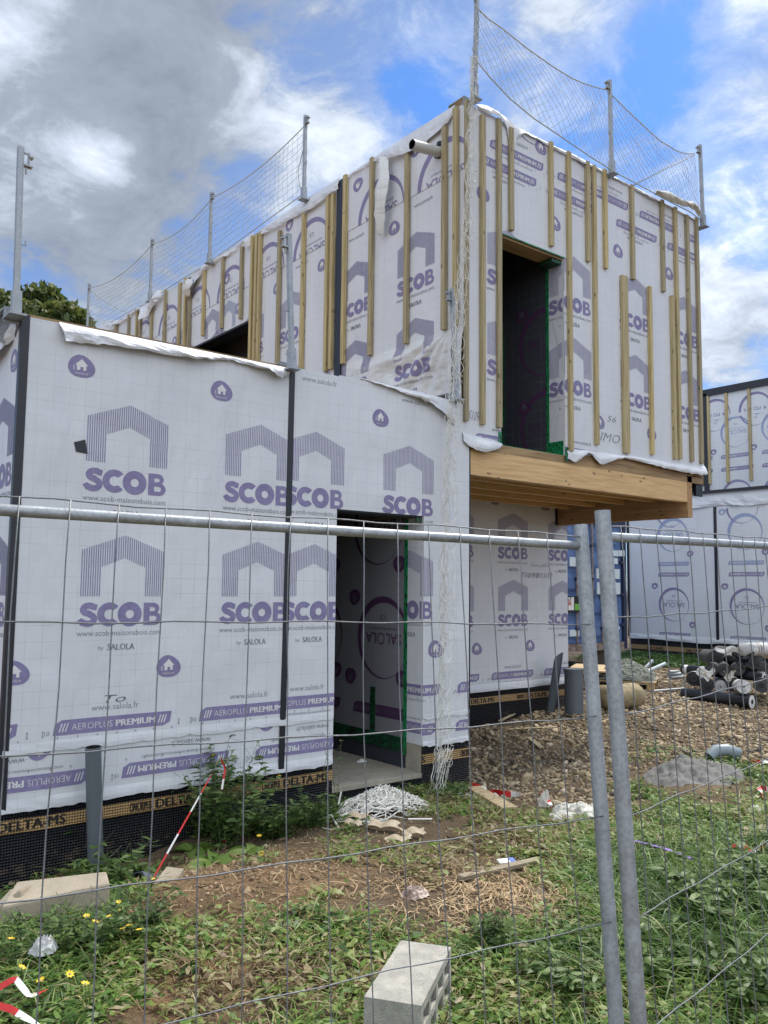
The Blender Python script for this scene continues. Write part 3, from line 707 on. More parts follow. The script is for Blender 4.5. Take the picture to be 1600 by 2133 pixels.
flap(k, FC, [(-.12, 6.40, 6.33, .03), (-.2, 6.40, 6.24, .06), (-.35, 6.40, 6.21, .05), (-.6, 6.40, 6.17, .04), (-.85, 6.40, 6.19, .07), (-1.05, 6.40, 6.23, .09), (-1.2, 6.40, 6.25, .07), (-1.33, 6.39, 6.33, .02), (-1.9, 6.38, 6.34, .02)][::-1], MEMY, 6, 6, .018, .012)
flap(k, FC, [(-1.99, 6.41, 6.27, .03), (-2.2, 6.41, 6.25, .06), (-2.5, 6.41, 6.22, .06), (-2.9, 6.41, 6.26, .05), (-3.2, 6.41, 6.25, .07), (-3.5, 6.40, 6.28, .06), (-3.75, 6.40, 6.30, .03)][::-1], MEMY, 6, 6, .018, .015)
flap(k, FC, [(-3.9, 6.41, 6.3, .03), (-4.0, 6.42, 6.22, .08), (-4.12, 6.41, 6.34, .04), (-4.5, 6.40, 6.30, .03), (-4.9, 6.41, 6.31, .05), (-5.3, 6.42, 6.3, .07), (-5.62, 6.40, 6.10, .06), (-5.75, 6.38, 6.3, .02)][::-1], MEMY, 6, 6, .018, .02)
flap(k, FC, [(-6.7, 6.4, 6.3, .04), (-7.0, 6.5, 6.2, .12), (-7.25, 6.42, 6.0, .12), (-7.4, 6.4, 6.3, .05), (-8.6, 6.4, 6.3, .04), (-9.2, 6.55, 6.15, .15), (-10.2, 6.4, 6.3, .05)][::-1], MEMY, 6, 6, .018, .05)
k.build('upper_side_membrane', house)
# torn strips hanging from the roof edge
for u0, z1, wd in ((-1.13, 5.45, .12), (-5.66, 6.02, .16)):
    k = MB()
    V = []; n = 16
    for i in range(n+1):
        t = i/n; z = 6.26+(z1-6.26)*t; w_ = wd*(.9+.5*math.sin(t*3.3))*(1 if t < .93 else (1-t)/.07*.6+.4)
        for s in (0, .3, .55, 1): V.append(FC.P(u0-w_*(.5-s)+.03*math.sin(t*5), z, .06+.05*math.sin(t*3.1)+.06*(abs(s-.4) < .2)+.03*fbm(t*5, s*3)))
    k.add(V, [(i*4+j, i*4+j+1, i*4+4+j+1, i*4+4+j) for i in range(n) for j in range(3)], MEMW)
    k.build('torn_membrane_strip', house, True)
# other upper faces
k = MB(); cloth(k, Frame((UW, 0, 0), (0, 1, 0), (1, 0, 0)), [(0, UY, 3.2, BT)], MEMY, .008); cloth(k, Frame((0, UY, 0), (1, 0, 0), (0, 1, 0)), [(0, UW, 3.1, BT)], MEMX, .008); k.build('upper_rear_membrane', house)
# ---- seam tapes
k = MB(); k.box((XL-.016, -.017, .50), (XL+.035, -.014, T+.01), TAPE); k.box((XL-.0165, -.0165, .50), (XL-.0135, .03, T+.01), TAPE); k.build('seam_tape', house)
k = MB(); V = []
for z, x in ((.50, -1.875), (1.4, -1.862), (2.6, -1.855), (3.49, -1.85)): V += [(x-.026, -.0175, z), (x+.024, -.0175, z), (x+.024, -.0145, z), (x-.026, -.0145, z)]
k.add(V, [(i*4+j, i*4+(j+1) % 4, i*4+4+(j+1) % 4, i*4+4+j) for i in range(3) for j in range(4)]+[(0, 1, 2, 3), (12, 13, 14, 15)], TAPE); k.build('seam_tape', house)
k = MB(); k.box((-.03, 1.915, 3.1), (-.015, 2.035, BT+.01), TAPE); k.build('seam_tape', house)
k = MB(); k.box((-.022, 3.83, 3.1), (-.016, 3.86, BT), TAPE); k.build('seam_tape', house)
k = MB(); k.box((-.022, 5.78, 3.1), (-.016, 5.81, BT), TAPE); k.build('seam_tape', house)
k = MB(); k.box((-.06, .10, 3.50), (-.046, .122, 4.22), TAPE); k.build('seam_tape', house)
k = MB(); k.box((XR+.008, -.002, .5), (XR+.028, .03, 3.12), TAPE); k.build('seam_tape', house)
k = MB(); k.box((UW-.13, .02, 2.96), (UW+.012, .05, 3.22), TAPE); k.build('seam_tape', house)
k = MB(); k.box((3.56, DY-.02, 2.70), (3.66, DY-.012, 3.02), TAPE); k.box((3.56, DY-.022, 2.70), (DR+.0, DY-.013, 2.725), TAPE); k.build('seam_tape', house)
# ---- battens
def batten(a, b):
    k = MB(); k.box(a, b, BATT); return k.build('batten', house)
for x, z0, z1 in ((.19, 3.335, 6.30), (.41, 3.337, 6.345), (.58, 5.284, 6.316), (1.17, 5.285, 6.38), (1.45, 3.231, 6.375), (1.76, 5.277, 6.372), (1.87, 3.343, 6.367), (2.06, 5.278, 6.385), (2.55, 5.277, 6.366), (3.14, 5.276, 6.373), (3.41, 3.351, 6.366), (3.66, 3.349, 6.343), (3.87, 3.346, 6.372), (2.86, 3.345, 5.268), (3.31, 3.342, 5.265)):
    batten((x-.026, -.05, z0), (x+.026, -.016, z1))
batten((2.33, -.05, 3.308), (2.43, -.016, 5.274)); batten((-.04, -.052, 3.34), (-.001, -.018, 6.36))
for y, z0, z1 in ((.095, 4.243, 6.35), (.25, 4.245, 6.229), (.80, 4.236, 6.20), (1.38, 4.242, 6.381), (1.86, 4.25, 6.378), (2.09, 4.235, 6.25), (2.19, 4.235, 6.282), (2.69, 4.2, 6.225), (3.23, 4.2, 6.20), (3.70, 3.6, 6.344), (3.79, 3.6, 6.35), (3.90, 3.6, 6.36),
                 (4.18, 5.325, 6.30), (4.71, 5.324, 6.33), (5.27, 5.35, 6.30), (5.72, 4.2, 6.33), (5.87, 4.2, 6.36), (6.07, 4.2, 6.35), (6.59, 4.2, 6.38), (7.1, 4.2, 6.3), (7.55, 4.2, 6.36), (7.7, 4.2, 6.36), (8.05, 4.2, 6.36), (8.6, 4.2, 6.36), (9.2, 4.2, 6.36), (9.8, 4.2, 6.36)):
    batten((-.055, y-.026, z0), (-.018, y+.026, z1))
# ---- overhang timbers
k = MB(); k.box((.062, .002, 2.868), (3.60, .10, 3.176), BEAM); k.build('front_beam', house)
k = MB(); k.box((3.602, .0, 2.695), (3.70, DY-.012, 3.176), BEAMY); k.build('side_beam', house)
k = MB(); k.box((1.5, -.004, 3.178), (3.70, .05, 3.20), OSB); k.build('deck_edge', house)
for y in (.42, .86, 1.30, 1.72):
    k = MB(); k.box((XR+.03, y, 2.90), (3.60, y+.06, 3.103), BEAM); k.build('joist', house)
k = MB(); k.box((3.72, .06, 3.0), (UW-.02, DY+.1, 3.10), BLACK); k.build('end_closure', house)
# ---- door opening below: jamb, header, interior
FJ = Frame((DX1, 0, 0), (0, -1, 0), (-1, 0, 0))
k = MB(); cloth(k, FJ, [(-.2, .0145, .53, DH)], MEMY, .004); it = scob(-.46, 2.455)+scob(-.46, 1.58)+bannerf(-.575, .935)+bannerf(-.6, .62, rot=True)
decals(k, FJ, it, [(-.2, 0, .55, DH)], .004)
cloth(k, Frame((DX0, 0, 0), (0, 1, 0), (1, 0, 0)), [(0, .2, .3, DH)], MEMY, .004)
k.box((DX0, .0, DH-.012), (DX1, .2, DH-.002), DARKW); k.build('door_reveal', house)
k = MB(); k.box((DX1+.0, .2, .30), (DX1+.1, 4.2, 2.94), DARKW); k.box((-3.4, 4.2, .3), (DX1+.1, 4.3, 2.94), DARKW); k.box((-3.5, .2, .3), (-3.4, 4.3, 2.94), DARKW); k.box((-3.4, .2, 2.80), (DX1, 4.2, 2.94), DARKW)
cloth(k, FJ, [(-4.2, -.2, .56, 2.80)], INTM, .006); it = []
for i in range(4): it += ringf(-.52-.98*i, 1.385, .35, ink=INKM)+ringf(-.60-.98*i, 2.40, .35, ink=INKM)+badge(-.95-.98*i, 1.75, flip=True, ink=INKM)+badge(-.25-.98*i, 1.06, flip=True, ink=INKM)+badge(-.3-.98*i, 2.05, flip=True, ink=INKM)+badge(-1.0-.98*i, 1.02, flip=True, ink=INKM)+bannerf(-.95-.98*i, .70, .775, .1, True, False, INKM)
decals(k, FJ, it, [(-4.2, -.2, .56, 2.8)], .006); k.build('interior_wall', house)
k = MB(); k.box((-3.4, .2, .299), (DX1, 4.2, .306), CONC); k.box((DX0, -.012, .27), (DX1, .2, .304), CONC); k.build('concrete_floor', house)
for a_, b_, m_ in (((DX1-.012, .185, .42), (DX1-.006, .225, DH-.02), GREEN), ((DX1-.012, .226, .44), (DX1-.007, 1.6, .56), GREEND), ((DX1-.013, .62, .561), (DX1-.008, .69, .95), GREEND), ((-3.4, 4.16, .32), (DX1, 4.19, .5), GREEND), ((DX1-.07, .0, DH-.05), (DX1-.006, .015, DH-.013), GREEND)):
    k = MB(); k.box(a_, b_, m_); k.build('green_tape', house)
# ---- opening above
FJ2 = Frame((OX1, 0, 0), (0, -1, 0), (-1, 0, 0))
k = MB(); cloth(k, FJ2, [(-.2, .0155, OZ0, OZ1)], MEMY, .004); decals(k, FJ2, scob(-.19, 4.66)+scob(-.19, 3.80), [(-.2, 0, OZ0, OZ1)], .004)
cloth(k, Frame((OX0, 0, 0), (0, 1, 0), (1, 0, 0)), [(0, .2, OZ0, OZ1)], MEMY, .004); k.box((OX0, .0, OZ1-.02), (OX1, .2, OZ1-.003), OSB); k.build('opening_reveal', house)
k = MB(); FI = Frame((OX1, 0, 0), (0, -1, 0), (-1, 0, 0)); FI2 = Frame((0, .82, 0), (1, 0, 0), (0, -1, 0))
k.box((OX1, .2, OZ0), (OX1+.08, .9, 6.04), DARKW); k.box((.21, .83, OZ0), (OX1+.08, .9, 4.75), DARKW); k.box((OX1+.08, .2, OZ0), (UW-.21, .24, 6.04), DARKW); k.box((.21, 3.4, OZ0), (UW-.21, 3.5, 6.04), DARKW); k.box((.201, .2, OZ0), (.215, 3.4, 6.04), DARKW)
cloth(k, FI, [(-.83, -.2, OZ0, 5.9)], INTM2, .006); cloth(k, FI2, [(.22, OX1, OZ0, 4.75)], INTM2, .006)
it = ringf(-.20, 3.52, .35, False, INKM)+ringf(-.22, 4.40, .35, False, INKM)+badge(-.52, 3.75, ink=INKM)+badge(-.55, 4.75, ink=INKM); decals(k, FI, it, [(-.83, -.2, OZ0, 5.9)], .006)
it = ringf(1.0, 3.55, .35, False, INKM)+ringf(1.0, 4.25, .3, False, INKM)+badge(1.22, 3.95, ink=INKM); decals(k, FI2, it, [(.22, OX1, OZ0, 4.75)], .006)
for y in (.35, .75, 1.15, 1.55, 2.0, 2.5): k.box((.22, y, 5.82), (UW-.22, y+.06, 6.045), DARKW)
k.build('interior_partition', house)
for a_, b_, m_ in (((OX1-.012, .18, OZ0+.152), (OX1-.006, .215, OZ1-.065), GREEN), ((OX1-.014, -.0, OZ0), (OX1-.007, .215, OZ0+.15), GREEN), ((OX0, -.02, OZ1-.0), (OX1+.02, -.0165, OZ1+.012), GREEN), ((OX1-.15, .01, OZ1-.06), (OX1+.0, .2, OZ1-.03), GREEND), ((OX0-.04, -.021, 3.17), (OX0, -.016, 3.30), GREEN),
                   ((OX1, -.022, 3.12), (OX1+.05, -.0165, 3.26), GREEN), ((OX0, .0, OZ0+.001), (OX1-.016, .03, OZ0+.006), GREEN), ((OX1-.035, .8, OZ0), (OX1-.008, .815, 4.7), GREEND)):
    k = MB(); k.box(a_, b_, m_); k.build('green_tape', house)
# ---- side window
k = MB(); k.box((.0, WY0-.0, WZ1-.02), (.2, WY1, WZ1-.001), TAPE); k.box((.0, WY0, WZ0), (.2, WY0+.012, WZ1-.02), TAPE); k.box((.0, WY1-.012, WZ0), (.2, WY1, WZ1-.02), TAPE); k.box((.0, WY0, WZ0), (.2, WY1, WZ0+.012), TAPE); k.box((.6, WY0-.4, 3.2), (.65, WY1+1.5, 6.04), DARKW); k.build('side_window_reveal', house)
# ---- rain spout
k = MB(); p0 = atX(918, 312, -.01); p1 = p0+np.array([-.36, 0, -.075])
k.tube([p0+np.array([.2, 0, 0]), p1], .05, PVCL, 20, False); k.tube([p1, p0+np.array([.15, 0, 0])], .044, BLACK, 20, False)
V0 = []
for i in range(20):
    a = 2*math.pi*i/20; V0 += [p1+np.array([0, .05*math.cos(a), .05*math.sin(a)]), p1+np.array([0, .044*math.cos(a), .044*math.sin(a)])]
k.add(V0, [(2*i, 2*i+1, (2*i+3) % 40, (2*i+2) % 40) for i in range(20)], PVCL); k.box((.18, p0[1]-.04, p0[2]-.04), (.19, p0[1]+.04, p0[2]+.04), BLACK); k.build('rain_spout', house, True)
k = MB()
for i in range(9):
    a = i/9*6.28; k.obox((-.02, p0[1]+.065*math.cos(a), p0[2]+.065*math.sin(a)), (.012, 0, 0), (0, .02, 0), (0, 0, .018), BLACK)
k.build('spout_collar', house)
# ================================================================== NEIGHBOUR BUILDING, CONTAINER, TREE
nb = thing('neighbour_building', (11, 3, .3), 'second membrane-wrapped building behind the material stacks, printed with blue and purple rings', 'building')
FN = Frame((11.5, 0, 0), (0, -1, 0), (-1, 0, 0)); FN2 = Frame((13, 0, 0), (0, -1, 0), (-1, 0, 0))
NY = 6.36; NT = 3.93
k = MB(); k.box((11.51, -6, .2), (17, NY, NT), OSB); k.box((13.01, -6, NT-.6), (18, 7.5, 6.60), OSB); k.build('wall_core', nb)
k = MB(); rr = [(-NY, 6, .74, NT)]; cloth(k, FN, rr, MEMF, .01); it = []
yc = [-atX(1402, 1115, 11.5)[1], -atX(1553, 1110, 11.5)[1]]; pr = yc[1]-yc[0]
z1 = atX(1402, 1115, 11.5)[2]; z2 = atX(1402, 1260, 11.5)[2]
for i in range(-3, 9):
    u = yc[0]+pr*i; u = u if i != 0 else u
    it += ringf(u, z1, .36, True, INKB, i % 2 == 0, 1.2)+ringf(u, z2, .36, True, INK, True, .9)+ringf(u-.05, NT-.34, .34, True, INK, False)
    it += badge(u-.5, z1+.45, .075, True, INKB)+badge(u+.42, z1-.42, .075, True, INK)+badge(u-.48, z2+.42, .075, True, INK)+badge(u+.44, z2-.42, .075, True, INK)
    it += bannerf(u-.39, z1-.68, .78, .085, True, False, INKB)+bannerf(u-.39, z1-.92, .78, .09, True, False, INKL)+bannerf(u-.39, z2-.70, .78, .09, True, False, INKL)
decals(k, FN, it, [(-NY, -5.06, .76, NT-.35), (-5.06, yc[0]+1, .76, NT-.35), (yc[0]+1, 6, .76, NT-.35)], .012)
flap(k, FN, [(-NY+.6*i, NT-.02, NT-.30+.03*math.sin(i*2.1), .05) for i in range(20)], MEMF, 5, 5, .014, .03)
flap(k, FN, [(-NY+.6*i, .84, .72+.02*math.sin(i*1.7), .03) for i in range(20)], MEMF, 3, 4, .014, .01)
k.build('lower_membrane', nb)
k = MB(); rr = [(-7.5, 6, NT-.6, 6.46)]; cloth(k, FN2, rr, MEMF, .01); it = []
q = atX(1533, 900, 13); q2 = atX(1490, 850, 13)
for i in range(-2, 9):
    it += ringf(-q[1]+.98*i, q[2], .35, True, INKB, True, 1.0)+ringf(-q2[1]+.98*i, 5.95, .37, False, INK, True, 1.)+badge(-q[1]-.45+.98*i, q[2]+.4, .075, True, INKB)+badge(-q[1]+.42+.98*i, q[2]-.4, .075, True, INK)
    it += bannerf(-q[1]-.38+.98*i, 4.90, .78, .09, True, False, INKL)+bannerf(-q[1]-.38+.98*i, 4.60, .78, .09, True, False, INK)+ringf(-q[1]+.98*i, 4.0, .36, False, INKL, False)
decals(k, FN2, it, [(-7.5, 6, NT-.5, 5.85)], .01); decals(k, FN2, [x for x in it if True], [(-7.5, 6, 5.93, 6.4)], .012)
k.build('upper_membrane', nb)
k = MB(); k.box((12.93, -6.05, 6.44), (18.1, 7.6, 6.60), TAPE); k.build('roof_edge', nb)
k = MB(); k.box((11.42, -6.05, NT), (13, NY+.05, NT+.06), TAPE); k.build('parapet_capping', nb)
for y in (-atX(1493, 1180, 11.5)[1], 1.6):
    k = MB(); k.box((11.47, -y-.03, .76), (11.488, -y+.03, NT-.3), TAPE); k.build('seam_tape', nb)
k = MB(); k.box((11.46, NY-.02, .76), (11.52, NY+.03, NT), TAPE); k.build('seam_tape', nb)
yb = atX(1472, 900, 13)[1]; k = MB(); k.box((12.93, yb-.05, NT), (12.985, yb+.05, 6.5), TAPE); k.build('seam_tape', nb)
for px in (1458, 1463, 1478, 1516, 1564, 1610, 1655):
    y = atX(px, 900, 13)[1]; k = MB(); k.box((12.94, y-.03, 4.33), (12.984, y+.03, 6.44), BATT); k.build('batten', nb)
k = MB(); cloth(k, FN, [(-NY, 6, .1, .76)], DIMP, .004); cloth(k, FN, [(-NY, 6, .49, .59)], BAND, .009)
decals(k, FN, [(tr(textb('DELTA-MS', .016), -5.9+.98*i, .50, .42, .07), BLACK, 1) for i in range(11)], [(-NY, 6, .1, .76)], .009); k.build('dimpled_footing_membrane', nb)

# container: origin at its front right bottom corner
CX, CY, CZ = 9.25, 4.85, .66; CWd, CHt = 2.44, 2.59
cont = thing('shipping_container', (CX-1.2, CY+1, .3), 'blue steel shipping container with closed doors and white stickers, behind the overhang', 'container')
k = MB(); k.box((CX-CWd, CY+.06, CZ), (CX, CY+6, CZ+CHt), CBLUE)
k.box((CX-CWd, CY, CZ), (CX, CY+.08, CZ+.14), RUST); k.box((CX-CWd, CY, CZ+CHt-.13), (CX, CY+.08, CZ+CHt), CDARK)
k.box((CX-CWd, CY-.002, CZ), (CX-CWd+.1, CY+.08, CZ+CHt), CDARK); k.box((CX-.1, CY-.002, CZ), (CX, CY+.08, CZ+CHt), CDARK); k.build('body', cont)
for s in (0, 1):
    x0 = CX-CWd+.11+s*1.115; x1 = x0+1.1; k = MB(); k.box((x0, CY+.045, CZ+.15), (x1, CY+.07, CZ+CHt-.14), CBLUE)
    for i in range(5):
        z0 = CZ+.22+i*.45; 
        k.add([(x0+.14, CY+.044, z0), (x1-.14, CY+.044, z0), (x1-.14, CY+.044, z0+.36), (x0+.14, CY+.044, z0+.36), (x0+.19, CY+.012, z0+.07), (x1-.19, CY+.012, z0+.07), (x1-.19, CY+.012, z0+.26), (x0+.19, CY+.012, z0+.26)], [(0, 1, 5, 4), (1, 2, 6, 5), (2, 3, 7, 6), (3, 0, 4, 7), (4, 5, 6, 7)], CBLUE)
    d_ = k.build('door', cont)
    for xx in (x0+.08, x0+.36, x1-.36, x1-.08) if s == 0 else (x0+.10, x0+.40):
        r = MB(); r.tube([(xx, CY-.015, CZ+.12), (xx, CY-.015, CZ+CHt-.1)], .018, RUST, 8)
        for zz in (.4, 1.0, 1.35, 2.0): r.box((xx-.045, CY-.03, CZ+zz), (xx+.045, CY+.01, CZ+zz+.05), CDARK)
        r.build('lock_rod', d_)
    for zz in (.45, 1.05, 1.7, 2.25):
        r = MB(); xh = x1 if s else x0; r.box((xh-.07, CY-.012, CZ+zz), (xh+.06, CY+.02, CZ+zz+.06), CDARK); r.build('hinge', d_)
def stick(px0, py0, px1, py1, mat, dep=0.):
    a = atY(px0, py0, CY); b = atY(px1, py1, CY); k = MB(); k.box((a[0], CY-.004-dep, b[2]), (b[0], CY+.03, a[2]), mat); return k.build('sticker', cont)
for q in ((1272, 1146, 1288, 1159), (1289, 1146, 1301, 1159), (1272, 1162, 1287, 1175), (1243, 1184, 1291, 1206), (1244, 1213, 1292, 1238), (1284, 1305, 1291, 1311), (1187, 1312, 1207, 1325), (1187, 1160, 1200, 1180)): stick(*q, STICK)
k = MB()
def quadY(px0, py0, px1, py1, mat, d):
    a = atY(px0, py0, CY-d); b = atY(px1, py1, CY-d); k.box((a[0], CY-d, b[2]), (b[0], CY-d+.004, a[2]), mat)
quadY(1183, 1243, 1209, 1275, BLACK, .04); quadY(1184, 1244, 1196, 1271, TWH, .046); quadY(1198, 1258, 1207, 1271, SGREEN, .046)
a = atY(1182, 1251, CY-.05); F_ = Frame((0, CY-.047, 0), (1, 0, 0), (0, -1, 0))
decals(k, F_, [(tr(textf('SCOB', .01), a[0]-.12, a[2], .28, .09), BLACK, 1), (tr([[(x, y) for x, y in f] for f in housef(0, 0)], a[0]-.02, a[2]-.2, .34, .5), SRED, 1)], [(a[0]-.2, a[0]+.115, a[2]-.3, a[2]+.2)], .001)
k.build('sign_plate', cont)
for i, x in enumerate((CX-.25, CX-2.1)):
    k = MB(); k.box((x-.15, CY+.1, .15), (x+.15, CY+.6, CZ-.001), CONC); k.build('support_block', cont)

def leafcloud(n, centres, radii, size, mat, name, parent, flat=.35):
    C = np.array(centres)[rng.integers(0, len(centres), n)]; Rr = np.array(radii)
    d = rng.normal(size=(n, 3)); d /= np.linalg.norm(d, axis=1)[:, None]
    P = C+d*Rr*(rng.random((n, 1))**.4)
    a = rng.normal(size=(n, 3)); a /= np.linalg.norm(a, axis=1)[:, None]; b = np.cross(a, rng.normal(size=(n, 3))); b /= np.linalg.norm(b, axis=1)[:, None]
    s = size*(.5+rng.random((n, 1))); V = np.stack([P-a*s*.5, P+b*s*.32, P+a*s*.5, P-b*s*.32], 1).reshape(-1, 3)
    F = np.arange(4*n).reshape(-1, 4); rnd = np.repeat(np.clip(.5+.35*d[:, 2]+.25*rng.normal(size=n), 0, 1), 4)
    return from_np(name, V, F, mat, rnd, parent)
def tree(base, h, crown, lab):
    t = thing('broadleaf_tree', base, lab, 'tree', 'trees behind the lower roof'); b = np.array(base)
    k = MB(); top = b+np.array([0, 0, h*.75]); k.tube([b, b+np.array([.1, 0, h*.35]), top], [.32, .24, .08], BARK, 8)
    for c in crown[::2]: k.tube([b+np.array([.05, 0, h*.45]), (np.array(c)+b+np.array([0, 0, h*.5]))/2, c], [.12, .07, .02], BARK, 5)
    k.build('trunk', t, True)
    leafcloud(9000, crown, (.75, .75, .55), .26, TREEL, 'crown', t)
D_ = 27
def tcl(lst, dd): return [tuple(atD(px, py, dd+rng.uniform(-2, 2))) for px, py in lst]
c1 = tcl([(85, 625), (70, 645), (100, 650), (55, 665), (85, 670), (118, 668), (138, 668), (150, 678), (125, 690), (95, 700), (60, 700), (150, 700), (80, 720), (120, 730)], D_)
c2 = tcl([(5, 640), (10, 660), (-15, 650), (-10, 680), (15, 685), (25, 700), (-30, 670), (-5, 710), (-40, 700)], D_+1)
tree((float(np.mean([c[0] for c in c1])), float(np.mean([c[1] for c in c1])), .3), 9, c1, 'green tree showing above the lower parapet, just right of the corner net post')
tree((float(np.mean([c[0] for c in c2])), float(np.mean([c[1] for c in c2])), .3), 9, c2, 'green tree cut by the left edge of the picture, left of the corner net post')

# ================================================================== NET POSTS AND NETS
def make_post(base, lab, h=1.06, out=(0, -1), side=1, lean=(0, 0)):
    """base: foot of the pole; clamp reaches back over the wall opposite to `out`"""
    b = np.array(base, float); o = np.array([out[0], out[1], 0.]); s = np.cross(o, [0, 0, 1.])*side
    t = thing('net_post', b, lab, 'post', 'galvanised net posts clamped to the parapets')
    up = np.array([lean[0], lean[1], 1.]); up /= np.linalg.norm(up)
    k = MB(); k.obox(b+up*h*.5, s*.0175, o*.0175, up*h*.5, GALV); k.build('pole', t)
    k = MB(); k.obox(b+up*.07, s*.027, o*.027, up*.075, GALV); k.build('socket', t)
    k = MB(); k.obox(b-o*.03+np.array([0, 0, -.006]), s*.05, o*.085, (0, 0, .006), GALV); k.obox(b-o*.10+np.array([0, 0, .02]), s*.045, o*.005, (0, 0, .05), GALV)
    k.obox(b-o*.2+np.array([0, 0, .062]), s*.045, o*.10, (0, 0, .005), GALV); k.obox(b-o*.305+np.array([0, 0, -.02]), s*.045, o*.005, (0, 0, .085), GALV); k.build('clamp', t)
    k = MB(); c = b+up*(h-.05)
    k.obox(c+s*.035+up*.02, s*.02, o*.006, up*.005, GALV); k.obox(c+s*.05-up*.02, s*.005, o*.012, up*.045, GALV); k.obox(c+s*.062+up*.0, s*.012, o*.022, up*.005, GALV); k.obox(c+s*.04-up*.06, s*.03, o*.02, up*.005, GALV); k.obox(c+s*.035-up*.085, s*.005, o*.006, up*.025, GALV); k.build('hook', t)
    k = MB(); c = b+up*h*.42; k.tube([c+s*.02, c+s*.045, c+s*.045+up*.03], .005, GALV, 6); k.build('net_hook', t)
    return b+up*(h-.03)
pa = []
q = atY(33, 655, -.085); pa.append(make_post(q, 'net post on the far left corner of the lower roof, in front of the trees', atY(45, 307, -.085)[2]-q[2], lean=(-.02, 0), side=-1))
q = atY(608, 768, -.085); make_post(q, 'bare net post standing above the black seam in the middle of the lower wall', atY(602, 487, -.085)[2]-q[2], lean=(-.05, 0), side=1)
q = atY(952, 832, -.07); make_post(q, 'net post at the right end of the lower parapet, partly behind the hanging net', atY(937, 600, -.07)[2]-q[2], lean=(-.07, 0), side=1)
B1 = np.array([.03, -.085, 6.37]); make_post(B1, 'net post on the near corner of the upper roof, top cut by the picture', 1.12, lean=(.03, 0))
B2 = atY(1275, 362, -.085); make_post(B2, 'net post in the middle of the upper front roof edge, wrapped in shiny foil', 1.06, lean=(-.02, 0), side=1)
B3 = atY(1465, 472, -.085); make_post(B3, 'net post on the far right corner of the upper roof', 1.03, lean=(-.03, 0), side=1)
CPst = []
for (px, py), lab in (((633, 415), 'net post on the long left roof edge, nearest to the white rain spout'), ((436, 548), 'second net post along the long left roof edge, counting from the near end'), ((312, 628), 'third net post along the long left roof edge, where the roof sheet flaps loose'), ((182, 672), 'farthest net post, small, at the end of the long left roof edge')):
    q = atX(px, py, -.085); q[2] = min(q[2], 6.40); hh = 1.03
    make_post(q, lab, hh, out=(-1, 0), side=-1); CPst.append(q)
def sagline(a, b, sag, n=24, side=(0, 0, 0)):
    a, b = np.array(a, float), np.array(b, float); side = np.array(side, float)
    return [a+(b-a)*t+np.array([0, 0, -sag*4*t*(1-t)])+side*4*t*(1-t) for t in np.linspace(0, 1, n)]
def interp(P, t):
    P = np.array(P); x = t*(len(P)-1); i = min(int(x), len(P)-2); return P[i]+(P[i+1]-P[i])*(x-i)
def net(name, top, bot, ncol, nrow, lab, diamond=False, r=.0022, wob=.02, billow=.06, out=(0, -1, 0), extra=None, grp='safety nets round the upper roof'):
    t = thing(name, interp(bot, 0), lab, 'net', grp); out = np.array(out, float)
    G = {}
    for i in range(ncol+1):
        for j in range(nrow+1):
            u = i/ncol; v = j/nrow; p = interp(top, u)*(1-v)+interp(bot, u)*v
            edge = math.sin(v*math.pi)
            G[i, j] = p+out*billow*edge*math.sin(u*math.pi)+np.array([fbm(u*9, v*9, 1.), fbm(u*9, v*9, 5.), fbm(u*9, v*9, 9.)])*wob*min(1, edge*2)
    k = MB()
    if not diamond:
        for i in range(ncol+1): k.tube([G[i, j] for j in range(nrow+1)], r, NET, 3, False)
        for j in range(1, nrow): k.tube([G[i, j] for i in range(ncol+1)], r, NET, 3, False)
    else:
        for s in (1, -1):
            for c in range(-nrow, ncol+nrow+1):
                pts = [G[c+s*j, j] for j in range(nrow+1) if 0 <= c+s*j <= ncol]
                if len(pts) > 1: k.tube(pts, r, NET, 3, False)
    k.build('mesh', t)
    for e, nm in ((top, 'top_rope'), (bot, 'bottom_rope')): kk = MB(); kk.tube(e, .006, NET, 6); kk.build(nm, t, True)
    for e in extra or []: kk = MB(); kk.tube(e, .006, NET, 6); kk.build('tie_rope', t, True)
    return t
# left long side
def topof(q, d=.07): return q+np.array([.02, 0, 1.03-d])
labs = ['square-mesh net between the two nearest posts of the long left roof edge', 'square-mesh net between the second and third posts of the long left roof edge', 'square-mesh net sagging towards the farthest post of the long left roof edge']
for i in range(3):
    a, b = CPst[i+1], CPst[i]; ln = np.linalg.norm(b-a)
    tp = sagline(topof(a), topof(b), .10+.03*i); bt = sagline(a+np.array([.05, 0, .06]), b+np.array([.03, 0, .02]), -.02 if i else .02)
    if i == 0: bt = sagline(a+np.array([.05, 0, .06]), b+np.array([.03, 0, .10]), .0); tp = sagline(topof(a), topof(b)+np.array([0, 0, -.02]), .10)
    net('safety_net', tp, bt, int(ln/.10), 10, labs[i], out=(-1, 0, 0), billow=.03, extra=[[topof(b), b+np.array([0, -.02, .75]), b+np.array([0, .14, .4]), b+np.array([0, .1, .2]), b+np.array([0, 0, .08])]] if i == 0 else None)
a = CPst[3]; net('safety_net', sagline(topof(a, .12), (1.2, 9.6, 6.95), .15), sagline(a+np.array([.2, -.3, .0]), (1.2, 9.6, 6.3), .05), 12, 9, 'net turning away behind the farthest post of the long left roof edge', out=(0, -1, 0))
